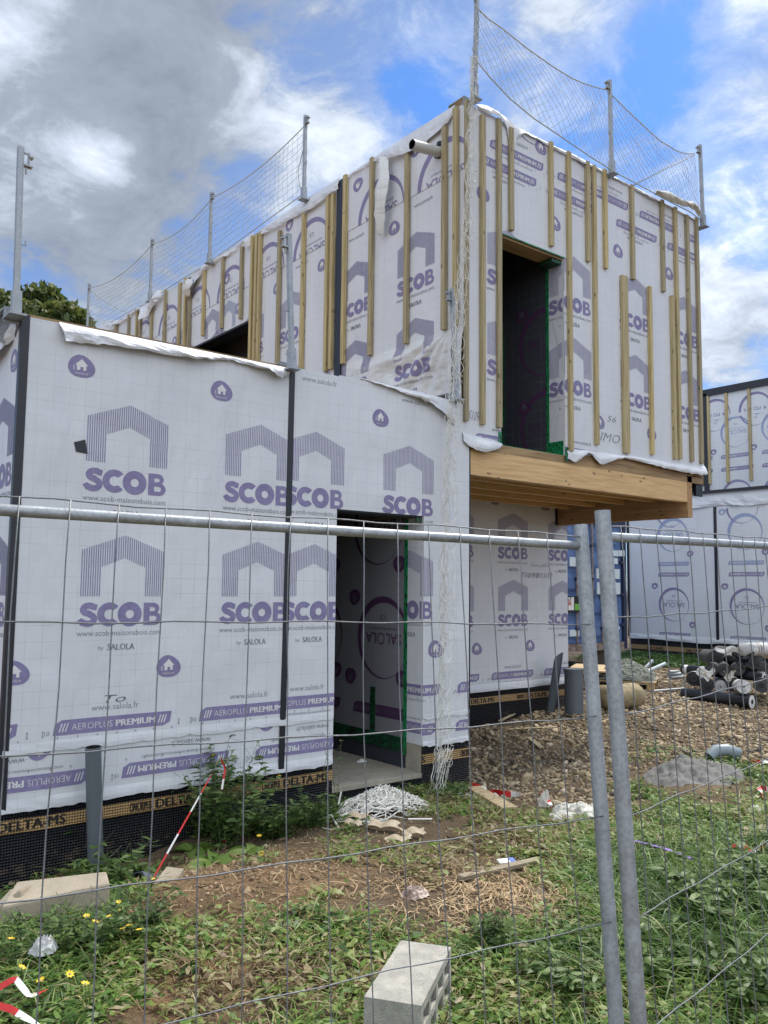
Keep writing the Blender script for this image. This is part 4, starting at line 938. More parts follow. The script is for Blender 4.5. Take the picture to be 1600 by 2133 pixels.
# front
tA = [atY(px, py, -.10) for px, py in ((990, 12), (1016, 38), (1049, 61), (1100, 102), (1154, 140), (1190, 162), (1215, 173), (1240, 181), (1263, 187))]
bA = [atY(px, py, -.16) for px, py in ((986, 118), (1020, 160), (1062, 205), (1110, 245), (1162, 280), (1200, 306), (1235, 330), (1255, 342), (1273, 354))]
net('safety_net', tA, bA, 24, 7, 'wide-mesh net sagging between the near corner post and the middle post of the upper front', True, wob=.03, billow=.05)
tB = [atY(px, py, -.10) for px, py in ((1275, 198), (1305, 228), (1337, 258), (1375, 293), (1412, 315), (1430, 320), (1447, 319))]
bB = [atY(px, py, -.07) for px, py in ((1279, 358), (1318, 378), (1355, 398), (1380, 412), (1405, 425), (1435, 440), (1460, 458))]
net('safety_net', tB, bB, 20, 10, 'net with a slanting cord, between the middle and far right posts of the upper front', True, wob=.03, billow=.05, extra=[[atY(1447, 322, -.08), atY(1385, 352, -.08), atY(1320, 386, -.05)]])
# translucent sheet lying in the right-hand net
k = MB(); rows = [[(1358, 398), (1372, 396), (1392, 398), (1410, 410), (1428, 420), (1440, 419), (1447, 425), (1450, 438)], [(1362, 405), (1380, 411), (1396, 420), (1412, 426), (1430, 431), (1440, 434), (1448, 440), (1455, 452)]]
top_, bot_ = [[atY(px, py, -.12) for px, py in r] for r in rows]
k.grid(lambda u, v: interp(top_, u)*(1-v)+interp(bot_, u)*v+np.array([0, -.05*math.sin(v*3.1), .02*fbm(u*9, v*4)]), 40, 6, PLAS)
o = k.build('plastic_sheet', None, True, loc=bot_[3]); tag(o, 'crumpled milky plastic sheet caught in the net by the far right roof post', 'sheet')
o = MB(); 
# long bundle of net hanging at the corner
cords = []
path = [(988, 118), (986, 200), (983, 300), (977, 420), (968, 540), (956, 650), (950, 760), (944, 850), (938, 950), (936, 1060), (932, 1180), (930, 1300), (926, 1420), (924, 1520), (922, 1600)]
hb = thing('hanging_net', (-.2, -.3, .15), 'long bunched white net hanging from the upper roof corner down to the ground', 'net')
k = MB()
for c in range(10):
    ph = rng.uniform(0, 6.28); off = rng.uniform(-1, 1); pts = []
    for i, t in enumerate(np.linspace(0, 1, 170)):
        x = t*(len(path)-1); j = min(int(x), len(path)-2); px = path[j][0]+(path[j+1][0]-path[j][0])*(x-j); py = path[j][1]+(path[j+1][1]-path[j][1])*(x-j)
        p = atY(px, py, -.11-.10*t)
        wd = .045+.04*min(1, t*1.6)
        p = p+np.array([off*wd+.018*math.sin(t*(120+9*c)+ph)+.012*fbm(t*40, c), .018*math.cos(t*(95+7*c)+ph), 0]); pts.append(p)
    k.tube(pts, .0025, CORD, 3, False)
for i in range(260):      # cross cords of the bunched mesh
    t = rng.random(); x = t*(len(path)-1); j = min(int(x), len(path)-2); px = path[j][0]+(path[j+1][0]-path[j][0])*(x-j); py = path[j][1]+(path[j+1][1]-path[j][1])*(x-j)
    p = atY(px, py, -.11-.10*t); wd = .05+.05*min(1, t*1.5); a, b = rng.uniform(-wd, wd, 2)
    p0 = p+np.array([a, -.01, 0]); p1 = p+np.array([b, -.02, -rng.uniform(.0, .12)]); m = (p0+p1)/2+np.array([rng.uniform(-.03, .03), -.02, -.03]); k.tube([p0, m, p1], .0023, CORD, 3, False)
k.build('upper_strands', hb)
k = MB()
for c in range(14):
    x = rng.uniform(-.09, .09); ph = rng.uniform(0, 6.28); pts = []
    for t in np.linspace(0, 1, 40):
        p = atY(926-2*t*8, 1560+90*t, -.24); p = p+np.array([x+.02*math.sin(t*14+ph), .02*math.cos(t*11+ph), 0]); pts.append(p)
    e = pts[-1]
    for s in np.linspace(.1, 1, 14):
        gx_, gy_ = e[0]+.30*s+.1*s*x*6, e[1]-.12*s-.25*s*s; pts.append(np.array([gx_+.03*math.sin(s*17+ph), gy_+.03*math.cos(s*13+ph), max(gz(gx_, gy_)+.015+.02*rng.random(), e[2]*(1-s*3))]))
    k.tube(pts, .0024, CORD, 3, False)
k.build('ground_strands', hb)

# ================================================================== FENCE
def fence(O, H, Vv, rows, s0, s1, post_s, lab, wires, n0, n1, postr=.0205, toff=.04, rowy=None):
    O, H, Vv = (np.array(q, float) for q in (O, H, Vv)); Nn = np.cross(H, Vv); Nn /= np.linalg.norm(Nn)
    if Nn @ (CAM-O) < 0: Nn = -Nn
    bt = -O[2]/Vv[2]+.12
    P = lambda s, t, n=0.: O+H*s+Vv*t+Nn*n
    f = thing('fence_panel', P(post_s, bt), lab, 'fence', 'temporary fence panels')
    def plane(px, py): v = ray(px, py); t = (Nn@(O-CAM))/(Nn@v); q = CAM+v*t-O; return q@H, q@Vv
    for s in (post_s, s0 if abs(s0-post_s) > abs(s1-post_s) else s1):
        k = MB(); k.tube([P(s, bt), P(s, toff)], postr, GALV, 24, False)
        k.tube([P(s, toff), P(s, bt)], postr-.003, TAPE, 16, False)
        k.build('post', f, True)
    sg = 1 if s1 > s0 else -1
    for t, nm in ((-.026, 'top_rail'), (bt+.12, 'bottom_rail')):
        k = MB(); pts = [P(s0+(s1-s0)*i/24, t) for i in range(25)]; k.tube(pts, [.0125]*25, GALV, 14); k.build(nm, f, True)
    k = MB()
    rws = list(rows)
    while rws[-1] > bt+.2: rws.append(rws[-1]-.268)
    for j, t in enumerate(rws):
        pts = [P(s0+(s1-s0)*i/40, t+.0025*math.sin(i*1.7+j)+(.002*math.sin(i*.4+j*2)), .018 if j else .012) for i in range(41)]; k.tube(pts, .0018, WIRE, 6)
    for i in range(n0, n1+1):
        if i in wires:
            pt = [plane(px, py) for px, py in wires[i]]; d = (pt[-1][0]-pt[0][0])/(pt[-1][1]-pt[0][1]) if len(pt) > 1 else 0
            if len(pt) == 1: d = 0
            pt = [(q[0], q[1]) for q in pt]; t_ = pt[-1][1]
            while t_ > bt+.15: t_ -= .27; pt.append((pt[-1][0]+.003*math.sin(i*3+t_*9), t_))
        else: pt = [(i*.1+.006*math.sin(i*2.3+j*1.3), t) for j, t in enumerate(rws)]
        pt[0] = (pt[0][0], max(pt[0][1], 0.0)+.001)
        Q = []
        for a in range(len(pt)-1):
            Q.append(P(pt[a][0], pt[a][1], .0145)); Q.append(P((pt[a][0]+pt[a+1][0])/2+.002*math.sin(i*5+a*3), (pt[a][1]+pt[a+1][1])/2, .0145))
        Q.append(P(pt[-1][0], pt[-1][1], .0145)); k.tube(Q, .0016, WIRE, 6)
    k.build('wire_mesh', f, True)
T0 = [(39, 1037), (145, 1045), (245, 1052), (342, 1060), (433, 1066), (520, 1072), (601, 1077), (678, 1082), (752, 1088), (822, 1092), (887, 1097), (952, 1101), (1012, 1105), (1072, 1110), (1132, 1114)]
T1 = [(19, 1297), (128, 1298), (230, 1299), (331, 1300), (424, 1300), (514, 1299), (593, 1299), (677, 1298), (752, 1297), (824, 1297), (893, 1297), (961, 1297), (1024, 1297), (1085, 1296), (1146, 1296)]
T2 = [None, (109, 1571), (216, 1566), (318, 1560), (414, 1551), (505, 1545), (593, 1536), (677, 1530), (752, 1524), (829, 1519), (901, 1514), (970, 1511), (1037, 1504), (1100, 1499), (1159, 1497)]
T3 = [None, (85, 1867), (199, 1849), (306, 1836), (407, 1823), (501, 1807), (592, 1794), (678, 1780), (759, 1769), (835, 1758), (908, 1747), (979, 1738), (1046, 1727), (1113, 1717), (1176, 1708)]
T4 = [None]*5+[(499, 2083), (593, 2068), (683, 2049), (769, 2029), (849, 2014), (928, 1996), (998, 1977), (1068, 1962), (1134, 1944), (1200, 1931)]
wl = {i: [t[i] for t in (T0, T1, T2, T3, T4) if t[i]] for i in range(15)}
fence((-4.74033573, -3.55760923, 2.02297111), (0.98555098, -0.16878496, -0.0141738), (0.03133755, 0.09946524, 0.99454745), [0, -.2536, -.5148, -.7812, -1.0495], -1.9, 1.537, 1.537,
      'galvanised mesh fence panel on the left, its rail crossing most of the picture', wl, -18, 14, toff=.036)
R0 = [(1323, 1103), (1357, 1104), (1391, 1106), (1425, 1108), (1455, 1111), (1484, 1114), (1512, 1115), (1538, 1118), (1563, 1120), (1587, 1121)]
R1 = [(1337, 1284), (1374, 1282), (1406, 1279), (1437, 1277), (1467, 1274), (1494, 1272), (1523, 1269), (1549, 1267), (1575, 1266)]
wr = {i+1: [R0[i], R1[i]] for i in range(9)}
fence((-3.33269209, -4.01560017, 2.01383343), (0.99354737, 0.11148564, 0.02084638), (-0.02657065, 0.05010852, 0.99839027), [0, -.2403, -.4825, -.7317, -.9779], -.0638, 3.38, -.0638,
      'galvanised mesh fence panel on the right, overlapping the left one at the posts', wr, 0, 33, toff=.043)
# ================================================================== GROUND COVER
i0 = int(np.searchsorted(gx, -6+1e-6)); j0 = int(np.searchsorted(gy, -5+1e-6)); i0 = int(np.argmin(abs(gx+6))); j0 = int(np.argmin(abs(gy+5)))
def gzv(x, y):
    fx = np.clip((x+6)/.055, 0, (9+6)/.055-2); fy = np.clip((y+5)/.055, 0, 10/.055-2); i = fx.astype(int); j = fy.astype(int); a = fx-i; b = fy-j; i = i+i0; j = j+j0
    return Z[j, i]*(1-a)*(1-b)+Z[j, i+1]*a*(1-b)+Z[j+1, i]*(1-a)*b+Z[j+1, i+1]*a*b
def toph(x, y, z):
    d = np.stack([x, y, z], -1)-CAM; zz = d@cF; return 800+FPX*(d@cR)/zz, 1066.5-FPX*(d@cU)/zz, zz
def vnoise(x, y, s, seed):
    r = np.random.default_rng(seed); g = r.random((64, 64)); fx = x*s % 63; fy = y*s % 63; i = fx.astype(int); j = fy.astype(int); a = fx-i; b = fy-j; a = a*a*(3-2*a); b = b*b*(3-2*b); i2 = (i+1) % 64; j2 = (j+1) % 64
    return g[j, i]*(1-a)*(1-b)+g[j, i2]*a*(1-b)+g[j2, i]*(1-a)*b+g[j2, i2]*a*b
def field(px, py, lst, base):
    w_ = np.full(px.shape, float(base))
    for cx, cy, rx, ry, am in lst: w_ += am*np.exp(-((px-cx)/rx)**2-((py-cy)/ry)**2)
    return w_
DENS = [(1450, 1950, 320, 220, 1.1), (1250, 2090, 350, 120, .6), (100, 1990, 220, 100, .9), (600, 2000, 330, 90, .12), (560, 1690, 150, 60, .8), (180, 1800, 60, 60, .4), (920, 1670, 70, 40, .6), (1150, 1750, 120, 50, .35), (1480, 1800, 200, 60, .45),
        (490, 1840, 240, 70, -.85), (600, 2060, 260, 60, -.35), (1000, 1760, 200, 60, -.25), (1080, 1875, 170, 50, -.75), (330, 2000, 80, 25, -.3), (760, 1800, 150, 35, -.25), (280, 2085, 60, 40, -.4), (820, 1730, 100, 40, -.5), (1300, 1640, 400, 60, -.6)]
DRY = [(750, 1800, 300, 80, .35), (600, 2050, 350, 110, .42), (1000, 1740, 150, 80, .35), (1060, 1870, 170, 60, .6), (400, 2060, 150, 80, .3), (1300, 2120, 300, 40, .12), (1470, 1930, 300, 190, -.30), (100, 1980, 220, 90, -.12), (560, 1690, 150, 60, -.25), (1250, 1720, 300, 50, .2)]
def scatter(n, lo=(-5.3, -4.4), hi=(2.6, -.03), minp=.0):
    x = rng.uniform(lo[0], hi[0], n*6); y = rng.uniform(lo[1], hi[1], n*6); z = gzv(x, y); px, py, zz = toph(x, y, z)
    w_ = field(px, py, DENS, .32)+.95*(vnoise(x, y, 2.2, 3)-.5)+.7*(vnoise(x, y, 6, 5)-.5)
    far = np.clip(1.25-(zz-3)*.10, .35, 1)
    gr = (x > .1) & (y > -1.1+.3*vnoise(x, y, 2, 8)); w_ = np.where(gr, w_*.12, w_)
    inv = (px > -250) & (px < 1850) & (zz > 1.5); k_ = (rng.random(n*6) < np.clip(w_, minp, 1)*far) & inv
    x, y, z, px, py = x[k_][:n], y[k_][:n], z[k_][:n], px[k_][:n], py[k_][:n]
    dry = np.clip(field(px, py, DRY, .38)+.55*(vnoise(x, y, 3.1, 11)-.5)+.40*rng.normal(size=len(x))*.6, 0, 1); return x, y, z, dry
def blades(x, y, z, ln, wd, tilt, rnd, name, mat, segs=3, lift=0., curl=.6):
    n = len(x); th = rng.uniform(0, 2*np.pi, n); d = np.stack([np.cos(th), np.sin(th), np.zeros(n)], 1); s = np.stack([-np.sin(th), np.cos(th), np.zeros(n)], 1)
    roll = rng.normal(0, .45, n); P = np.stack([x, y, z+lift*rng.random(n)], 1); V = []
    for k_ in range(segs+1):
        t = k_/segs; a = tilt*(1-curl*t); adv = ln*t
        c = P+d*(adv*np.cos(a))[:, None]+np.array([0, 0, 1.])*(adv*np.sin(a))[:, None]
        wk = wd*(math.sin(math.pi*(.12+.86*t))**.8); sv = s*np.cos(roll)[:, None]+np.array([0, 0, 1.])*np.sin(roll)[:, None]
        V += [c-sv*wk[:, None]/2, c+sv*wk[:, None]/2]
    V = np.stack(V, 1); m = 2*(segs+1); F = []
    for k_ in range(segs): F.append(np.stack([np.arange(n)*m+2*k_, np.arange(n)*m+2*k_+1, np.arange(n)*m+2*k_+3, np.arange(n)*m+2*k_+2], 1))
    o = from_np(name, V.reshape(-1, 3), np.concatenate(F), mat, np.repeat(rnd, m)); return o
x, y, z, dry = scatter(46000); n = len(x)
o = blades(x, y, z, rng.uniform(.018, .062, n), rng.uniform(.009, .028, n), rng.uniform(-.1, .95, n), np.clip(dry*.9+rng.normal(0, .12, n), 0, 1), 'weeds', LEAF, 2, .05); tag(o, kind='stuff')
x, y, z, dry = scatter(30000); n = len(x)
qx, qy, _ = toph(x, y, z); tall = 1+1.1*np.exp(-((qx-1480)/260)**2-((qy-1960)/190)**2)+.3*np.exp(-((qx-80)/200)**2-((qy-1990)/120)**2)
o = blades(x, y, z, tall*rng.uniform(.05, .17, n), rng.uniform(.003, .007, n), rng.uniform(.1, 1.35, n), np.clip(dry+rng.normal(0, .12, n), 0, 1), 'grass', LEAF, 3, .01); tag(o, kind='stuff')
# rosettes of long leaves
x, y, z, dry = scatter(520); X_ = []; 
rx, ry, rz, rr_ = [], [], [], []
for a_, b_, c_, d_ in zip(x, y, z, dry):
    m = rng.integers(4, 9); rx += [a_]*m; ry += [b_]*m; rz += [c_+.005]*m; rr_ += list(np.clip(d_*.6+rng.normal(0, .1, m), 0, 1))
rx, ry, rz, rr_ = map(np.array, (rx, ry, rz, rr_)); n = len(rx)
o = blades(rx, ry, rz, rng.uniform(.06, .15, n), rng.uniform(.018, .038, n), rng.uniform(.15, 1.0, n), rr_, 'broad_leaves', LEAF, 4, .0, 1.1); tag(o, kind='stuff')
# fallen dry stalks and pale roots
def strands(n, cx, cy, sx, sy, name, rlo, rhi, ln=(.05, .22)):
    k = MB(); V = []; F = []; A = []
    for i in range(n):
        px, py = rng.normal(cx, sx), rng.normal(cy, sy); p = atZ(px, py, .18); xx, yy = p[0], p[1]; L_ = rng.uniform(*ln); th = rng.uniform(0, 6.28); bend = rng.normal(0, 1.4); w_ = rng.uniform(.0012, .003); b0 = len(V); m = 6
        up = rng.uniform(.0, .03); rn = rng.uniform(rlo, rhi)
        for j in range(m):
            t = j/(m-1); a = th+bend*t; h_ = gz(xx, yy)+.008+up*math.sin(t*3.1)
            V += [(xx-w_*math.sin(a), yy+w_*math.cos(a), h_), (xx+w_*math.sin(a), yy-w_*math.cos(a), h_+.001)]; A += [rn, rn]; xx += L_/m*math.cos(a); yy += L_/m*math.sin(a)
        F += [(b0+2*j, b0+2*j+1, b0+2*j+3, b0+2*j+2) for j in range(m-1)]
    o = from_np(name, np.array(V), np.array(F), STRAW, np.array(A)); return tag(o, kind='stuff')
strands(650, 1090, 1870, 95, 32, 'dry_roots', .3, 1.); strands(1500, 700, 1900, 360, 130, 'dead_stalks', 0, .8, (.04, .17)); strands(250, 1420, 1785, 80, 30, 'dry_roots', .3, 1.)
# gravel
ph = (1+5**.5)/2
ico = np.array([(-1, ph, 0), (1, ph, 0), (-1, -ph, 0), (1, -ph, 0), (0, -1, ph), (0, 1, ph), (0, -1, -ph), (0, 1, -ph), (ph, 0, -1), (ph, 0, 1), (-ph, 0, -1), (-ph, 0, 1)])/1.9
icf = np.array([(0, 11, 5), (0, 5, 1), (0, 1, 7), (0, 7, 10), (0, 10, 11), (1, 5, 9), (5, 11, 4), (11, 10, 2), (10, 7, 6), (7, 1, 8), (3, 9, 4), (3, 4, 2), (3, 2, 6), (3, 6, 8), (3, 8, 9), (4, 9, 5), (2, 4, 11), (6, 2, 10), (8, 6, 7), (9, 8, 1)])
def stones(x, y, size, name, rnd):
    n = len(x); z = gzv(x, y); th = rng.uniform(0, 6.28, n); V = ico[None]*(1+.28*rng.normal(size=(n, 12, 1)))*size[:, None, None]*np.stack([rng.uniform(.7, 1.5, n), rng.uniform(.6, 1.1, n), rng.uniform(.3, .75, n)], 1)[:, None, :]
    tl = rng.normal(0, .45, n); c, s = np.cos(tl), np.sin(tl); X1 = V[..., 0]*c[:, None]+V[..., 2]*s[:, None]; Z1 = -V[..., 0]*s[:, None]+V[..., 2]*c[:, None]
    c, s = np.cos(th), np.sin(th); X2 = X1*c[:, None]-V[..., 1]*s[:, None]; Y2 = X1*s[:, None]+V[..., 1]*c[:, None]
    W = np.stack([X2+x[:, None], Y2+y[:, None], Z1+(z+size*.22)[:, None]], -1).reshape(-1, 3); F = (icf[None]+12*np.arange(n)[:, None, None]).reshape(-1, 3)
    return tag(from_np(name, W, F, GRAV, np.repeat(rnd, 12)), kind='stuff')
N_ = 75000; x = rng.uniform(-.25, 9, N_); y = rng.uniform(-2.4, 4.9, N_); px, py, zz = toph(x, y, gzv(x, y))
ed = -.9+.7*(vnoise(x, y, 1.5, 21)-.5)-.06*(x-1)
w_ = np.where(y > ed, 1., .05)*np.clip(1.3-zz*.055, .3, 1)*np.clip(.3+1.3*vnoise(x, y, 1.7, 31)-.3*vnoise(x, y, 5, 33), .05, 1)
w_ *= np.where((abs(x-1.55) < .75) & (abs(y+1.25) < .5), .15, 1)
k_ = (rng.random(N_) < w_) & (x > -.05+.25*(vnoise(x, y, 3, 41)-.3)*(y < .0)) & ~((x > 0.0) & (x < DR) & (y > DY-.05)) & (px < 1750)
x, y = x[k_][:34000], y[k_][:34000]; n = len(x)
stones(x, y, rng.uniform(.007, .021, n)*(1+1.1*(rng.random(n) < .10)+1.3*(rng.random(n) < .03)), 'gravel', np.clip(.5+.27*rng.normal(size=n)+.5*(vnoise(x, y, .9, 51)-.5), 0, 1))
x, y, z, dry = scatter(500, minp=.3); n = len(x); stones(x, y, rng.uniform(.006, .016, n), 'pebbles', rng.random(n))
N_ = 9000; x = rng.uniform(-1.2, 6, N_); y = rng.uniform(-3, 4.5, N_); k_ = (rng.random(N_) < .55) & ((x > .3) | (y < -1)) ; x, y = x[k_], y[k_]; n = len(x)
stones(x, y, rng.uniform(.004, .010, n), 'grit', np.clip(rng.normal(.45, .2, n), 0, 1))
CLOD = rndmat('soil_clods', [(0., (.12, .085, .05)), (.5, (.25, .175, .10)), (1., (.40, .30, .19))], .95, extra=.4)
_G = GRAV; GRAV = CLOD
x = rng.uniform(-4.2, 2.2, 26000); y = rng.uniform(-3.2, -.1, 26000); px, py, zz = toph(x, y, gzv(x, y)); w_ = field(px, py, [(490, 1835, 260, 70, .5), (1080, 1870, 190, 60, .5), (760, 1800, 200, 50, .4), (1300, 1680, 250, 50, .5), (330, 2000, 90, 40, .4)], .07)*(.3+1.2*vnoise(x, y, 3, 71))
k_ = rng.random(26000) < w_; x, y = x[k_], y[k_]; n = len(x); stones(x, y, rng.uniform(.004, .013, n)*(1+1.2*(rng.random(n) < .06)), 'soil_clods', np.clip(rng.normal(.5, .25, n), 0, 1)); GRAV = _G
# grey sand heap
k = MB(); hc = atZ(1445, 1612, .22)
def heap(u, v):
    a = u*2*math.pi; r = v; rx_, ry_ = .62, .50; X = hc[0]+rx_*r*math.cos(a); Y = hc[1]+ry_*r*math.sin(a); e = 1+.12*fbm(math.cos(a)*2, math.sin(a)*2, 4); X = hc[0]+(X-hc[0])*e; Y = hc[1]+(Y-hc[1])*e
    return np.array([X, Y, gz(X, Y)-.03+.15*(math.cos(min(1, r)*math.pi)*.5+.5)**.8+.03*(1-r)+.07*fbm(X*6, Y*6, 1)*(1-r*r)+.03*fbm(X*22, Y*22, 2)])
SAND = concrete('grey_sand', (.20, .195, .19), (.11, .108, .105), 12, 1.)
k.grid(heap, 90, 36, SAND); o = k.build('sand_heap', None, True, loc=hc); tag(o, kind='stuff')
# far ground scrub by the neighbour wall
x = rng.uniform(9.3, 11.4, 2500); y = rng.uniform(3.2, 6.3, 2500); x = np.minimum(x, 11.4); zc = np.array([gz(a, b) for a, b in zip(x[:1], y[:1])])[0]
o = blades(x, y, np.full(2500, zc), rng.uniform(.1, .3, 2500), rng.uniform(.02, .04, 2500), rng.uniform(.3, 1.4, 2500), rng.uniform(0, .3, 2500), 'scrub', LEAF, 2); tag(o, kind='stuff')

# ================================================================== PLANTS
def weed(base, h, stems, leaves, lab, spread=.25, lsize=(.03, .07), flowers=0, mat=None, grp='tall weeds along the wall'):
    b = np.array(base, float); b[2] = gz(b[0], b[1]); t = thing('weed_plant', b, lab, 'weed', grp); k = MB(); tips = []; LP = []; b0 = np.array(b)
    for i in range(stems):
        a = rng.uniform(0, 6.28); L_ = h*rng.uniform(.55, 1.05); sp = spread*rng.uniform(.2, 1); r0 = rng.uniform(0, spread*.35); s0 = b0+np.array([math.cos(a)*r0, math.sin(a)*r0, -.02]); P = []
        for j in range(7):
            q = j/6; P.append(s0+np.array([math.cos(a)*sp*q**1.5+.012*rng.normal(), math.sin(a)*sp*q**1.5+.012*rng.normal(), L_*q*(1-.12*q)]))
        k.tube(P, [.0035-.0022*j/6 for j in range(7)], STALK, 4, False); tips.append(P[-1])
        for m in range(leaves): u = rng.uniform(.1, 1); LP.append(interp(P, u))
        for m in range(3):
            u = rng.uniform(.5, .95); p = interp(P, u); e = p+np.array([rng.normal(0, .05), rng.normal(0, .05), rng.uniform(.03, .10)]); k.tube([p, e], .0012, STALK, 3, False); tips.append(e)
    k.build('stem', t)
    LP = np.array(LP); n = len(LP); o = blades(LP[:, 0], LP[:, 1], LP[:, 2], rng.uniform(*lsize, n), rng.uniform(.35, .6, n)*lsize[1]*.55, rng.uniform(-.6, .9, n), np.clip(rng.normal(.35, .2, n), 0, 1), 'leaves', mat or WEED, 3, 0., .9)
    o.parent = t; o.location = -WORLD[t.name]
    for i in range(min(flowers, len(tips))): flower(tips[int(i*len(tips)/flowers)], t, .012)
    return t
STALK = newmat('green_stalk', (.07, .09, .035), .6)[0]
def flower(c, parent, r=.014):
    k = MB(); c = np.array(c, float); tilt = np.array([rng.normal(0, .3), rng.normal(0, .3), 1]); tilt /= np.linalg.norm(tilt); u = np.cross(tilt, [1, 0, 0]); u /= np.linalg.norm(u); v = np.cross(tilt, u)
    for i in range(8):
        a = i/8*6.283; d = math.cos(a)*u+math.sin(a)*v; e = -math.sin(a)*u+math.cos(a)*v
        k.add([c, c+d*r*.6-e*r*.28+tilt*r*.25, c+d*r*1.1+tilt*r*.35, c+d*r*.6+e*r*.28+tilt*r*.25], [(0, 1, 2, 3)], YEL)
    k.add([c+(math.cos(a)*u+math.sin(a)*v)*r*.3+tilt*r*.15 for a in np.linspace(0, 5.5, 7)], [tuple(range(7))], RUST)
    return k.build('flower', parent)
for (px, py, zz), h, st, lv, fl, sp, ls, lab in (
    ((470, 1755, .15), .78, 26, 40, 3, .34, (.035, .085), 'tall seeding weed left of the doorway with the striped tape caught in its top'),
    ((560, 1735, .15), .34, 16, 34, 0, .26, (.04, .08), 'low dark bushy weed between the tall weed and the doorway'),
    ((655, 1725, .15), .30, 12, 26, 0, .18, (.03, .06), 'small dark weed close to the left side of the doorway'),
    ((690, 1715, .15), .62, 3, 12, 0, .10, (.02, .04), 'thin tall single-stemmed weed crossing the left door edge'),
    ((415, 1745, .13), .40, 10, 24, 3, .22, (.04, .09), 'leafy weed in front of the footing band, just left of the tall seeding weed'),
    ((170, 1800, .08), .34, 6, 12, 0, .14, (.06, .12), 'broad-leaved weed growing up the grey pipe beside the left wall'),
    ((935, 1668, .12), .16, 12, 14, 0, .22, (.04, .08), 'low green clump right of the doorway under the hanging net'),
    ((60, 1990, .22), .24, 16, 26, 2, .26, (.03, .06), 'leafy weed with yellow flowers in the lower left, nearest the left picture edge'),
    ((190, 1975, .22), .26, 18, 26, 2, .26, (.03, .06), 'flowering weed in front of the cut stone block'),
    ((290, 1950, .22), .22, 14, 24, 2, .24, (.03, .06), 'flowering weed in front of the clay mound, right of the stone block'),
    ((250, 1840, .12), .26, 10, 22, 0, .22, (.05, .10), 'green weed growing round the buried pipe end'),
    ((1500, 1900, .25), .24, 18, 24, 0, .28, (.05, .10), 'lush weed behind the right fence panel, right of the posts'),
    ((1590, 1840, .25), .26, 16, 24, 0, .26, (.05, .10), 'lush weed at the right edge above the lowest fence wire'),
    ((1560, 2060, .25), .24, 16, 22, 0, .26, (.05, .10), 'lush weed at the lower right corner of the picture'),
    ((1180, 2030, .25), .17, 14, 20, 0, .20, (.04, .08), 'bright weed just left of the lower end of the posts'),
    ((1400, 2010, .25), .20, 16, 22, 0, .26, (.05, .10), 'lush weed low behind the right fence panel, close to the posts'),
    ((1030, 1980, .22), .22, 12, 18, 0, .12, (.03, .07), 'dark grassy tuft behind the hollow block')):
    p = atZ(px, py, zz); weed(p, h, st, lv, lab, sp, ls, fl, grp='tall weeds along the wall' if py < 1790 else 'weeds in the foreground')
def dock(px, py, zz, n, L_, lab):
    p = atZ(px, py, zz); p[2] = gz(p[0], p[1])+.01; t = thing('dock_plant', p, lab, 'weed', 'broad-leaved dock plants'); P = np.repeat(p[None], n, 0)
    o = blades(P[:, 0], P[:, 1], P[:, 2], rng.uniform(.6, 1.1, n)*L_, rng.uniform(.25, .34, n)*L_, rng.uniform(.15, 1.1, n), rng.uniform(.25, .55, n), 'leaf', LEAF, 7, 0, 1.3); o.parent = t; o.location = -WORLD[t.name]
for a in ((440, 1790, .2, 9, .24, 'broad-leaved dock at the foot of the tall seeding weed'), (400, 1765, .14, 8, .22, 'broad-leaved dock left of the tall seeding weed'), (520, 1770, .17, 7, .18, 'small dock on the edge of the clay mound'), (690, 2030, .2, 8, .14, 'dock plant in the trampled weeds left of the hollow block'),
          (250, 2060, .22, 10, .17, 'dock plant at the bottom left in front of the flowering weeds'), (1230, 2060, .22, 9, .15, 'pale green dock between the hollow block and the fence posts'), (1490, 1850, .22, 9, .17, 'dock plant in the lush weeds behind the right fence panel')): dock(*a)
FL_ = [(180, 1909), (198, 1921), (252, 1898), (270, 1929), (255, 1936), (22, 1957), (45, 2016), (145, 2030), (85, 2043), (177, 2050), (290, 1938), (545, 1778), (540, 1742), (1490, 2045), (1208, 1898)]
for px, py in FL_:
    p = atZ(px, py, .33 if py > 1850 and px < 400 else .24); g = gz(p[0], p[1]); lb = 'small yellow flower on a thin stalk among the weeds at the lower left'; gp = 'yellow flowers at the lower left'
    if px == 545: lb = 'small yellow flower on the bare clay below the tall weed'; gp = None
    if px == 540: lb = 'small yellow flower low on the right side of the tall weed'; gp = None
    if px == 1490: lb = 'single yellow flower among the weeds right of the fence posts'; gp = None
    if px == 1208: lb = 'tiny yellow flower just left of the fence posts'; gp = None
    t = thing('yellow_flower', (p[0], p[1], g), lb, 'flower', gp); k = MB(); k.tube([(p[0], p[1], g-.01), (p[0]+.01, p[1], (g+p[2])/2), p], .0014, STALK, 4, False); k.build('stem', t); flower(p, t, .017)

# ================================================================== THINGS LYING ABOUT
def single(k, name, lab, cat, loc, group=None, smooth=False): return tag(k.build(name, None, smooth, loc=loc), lab, cat, group)
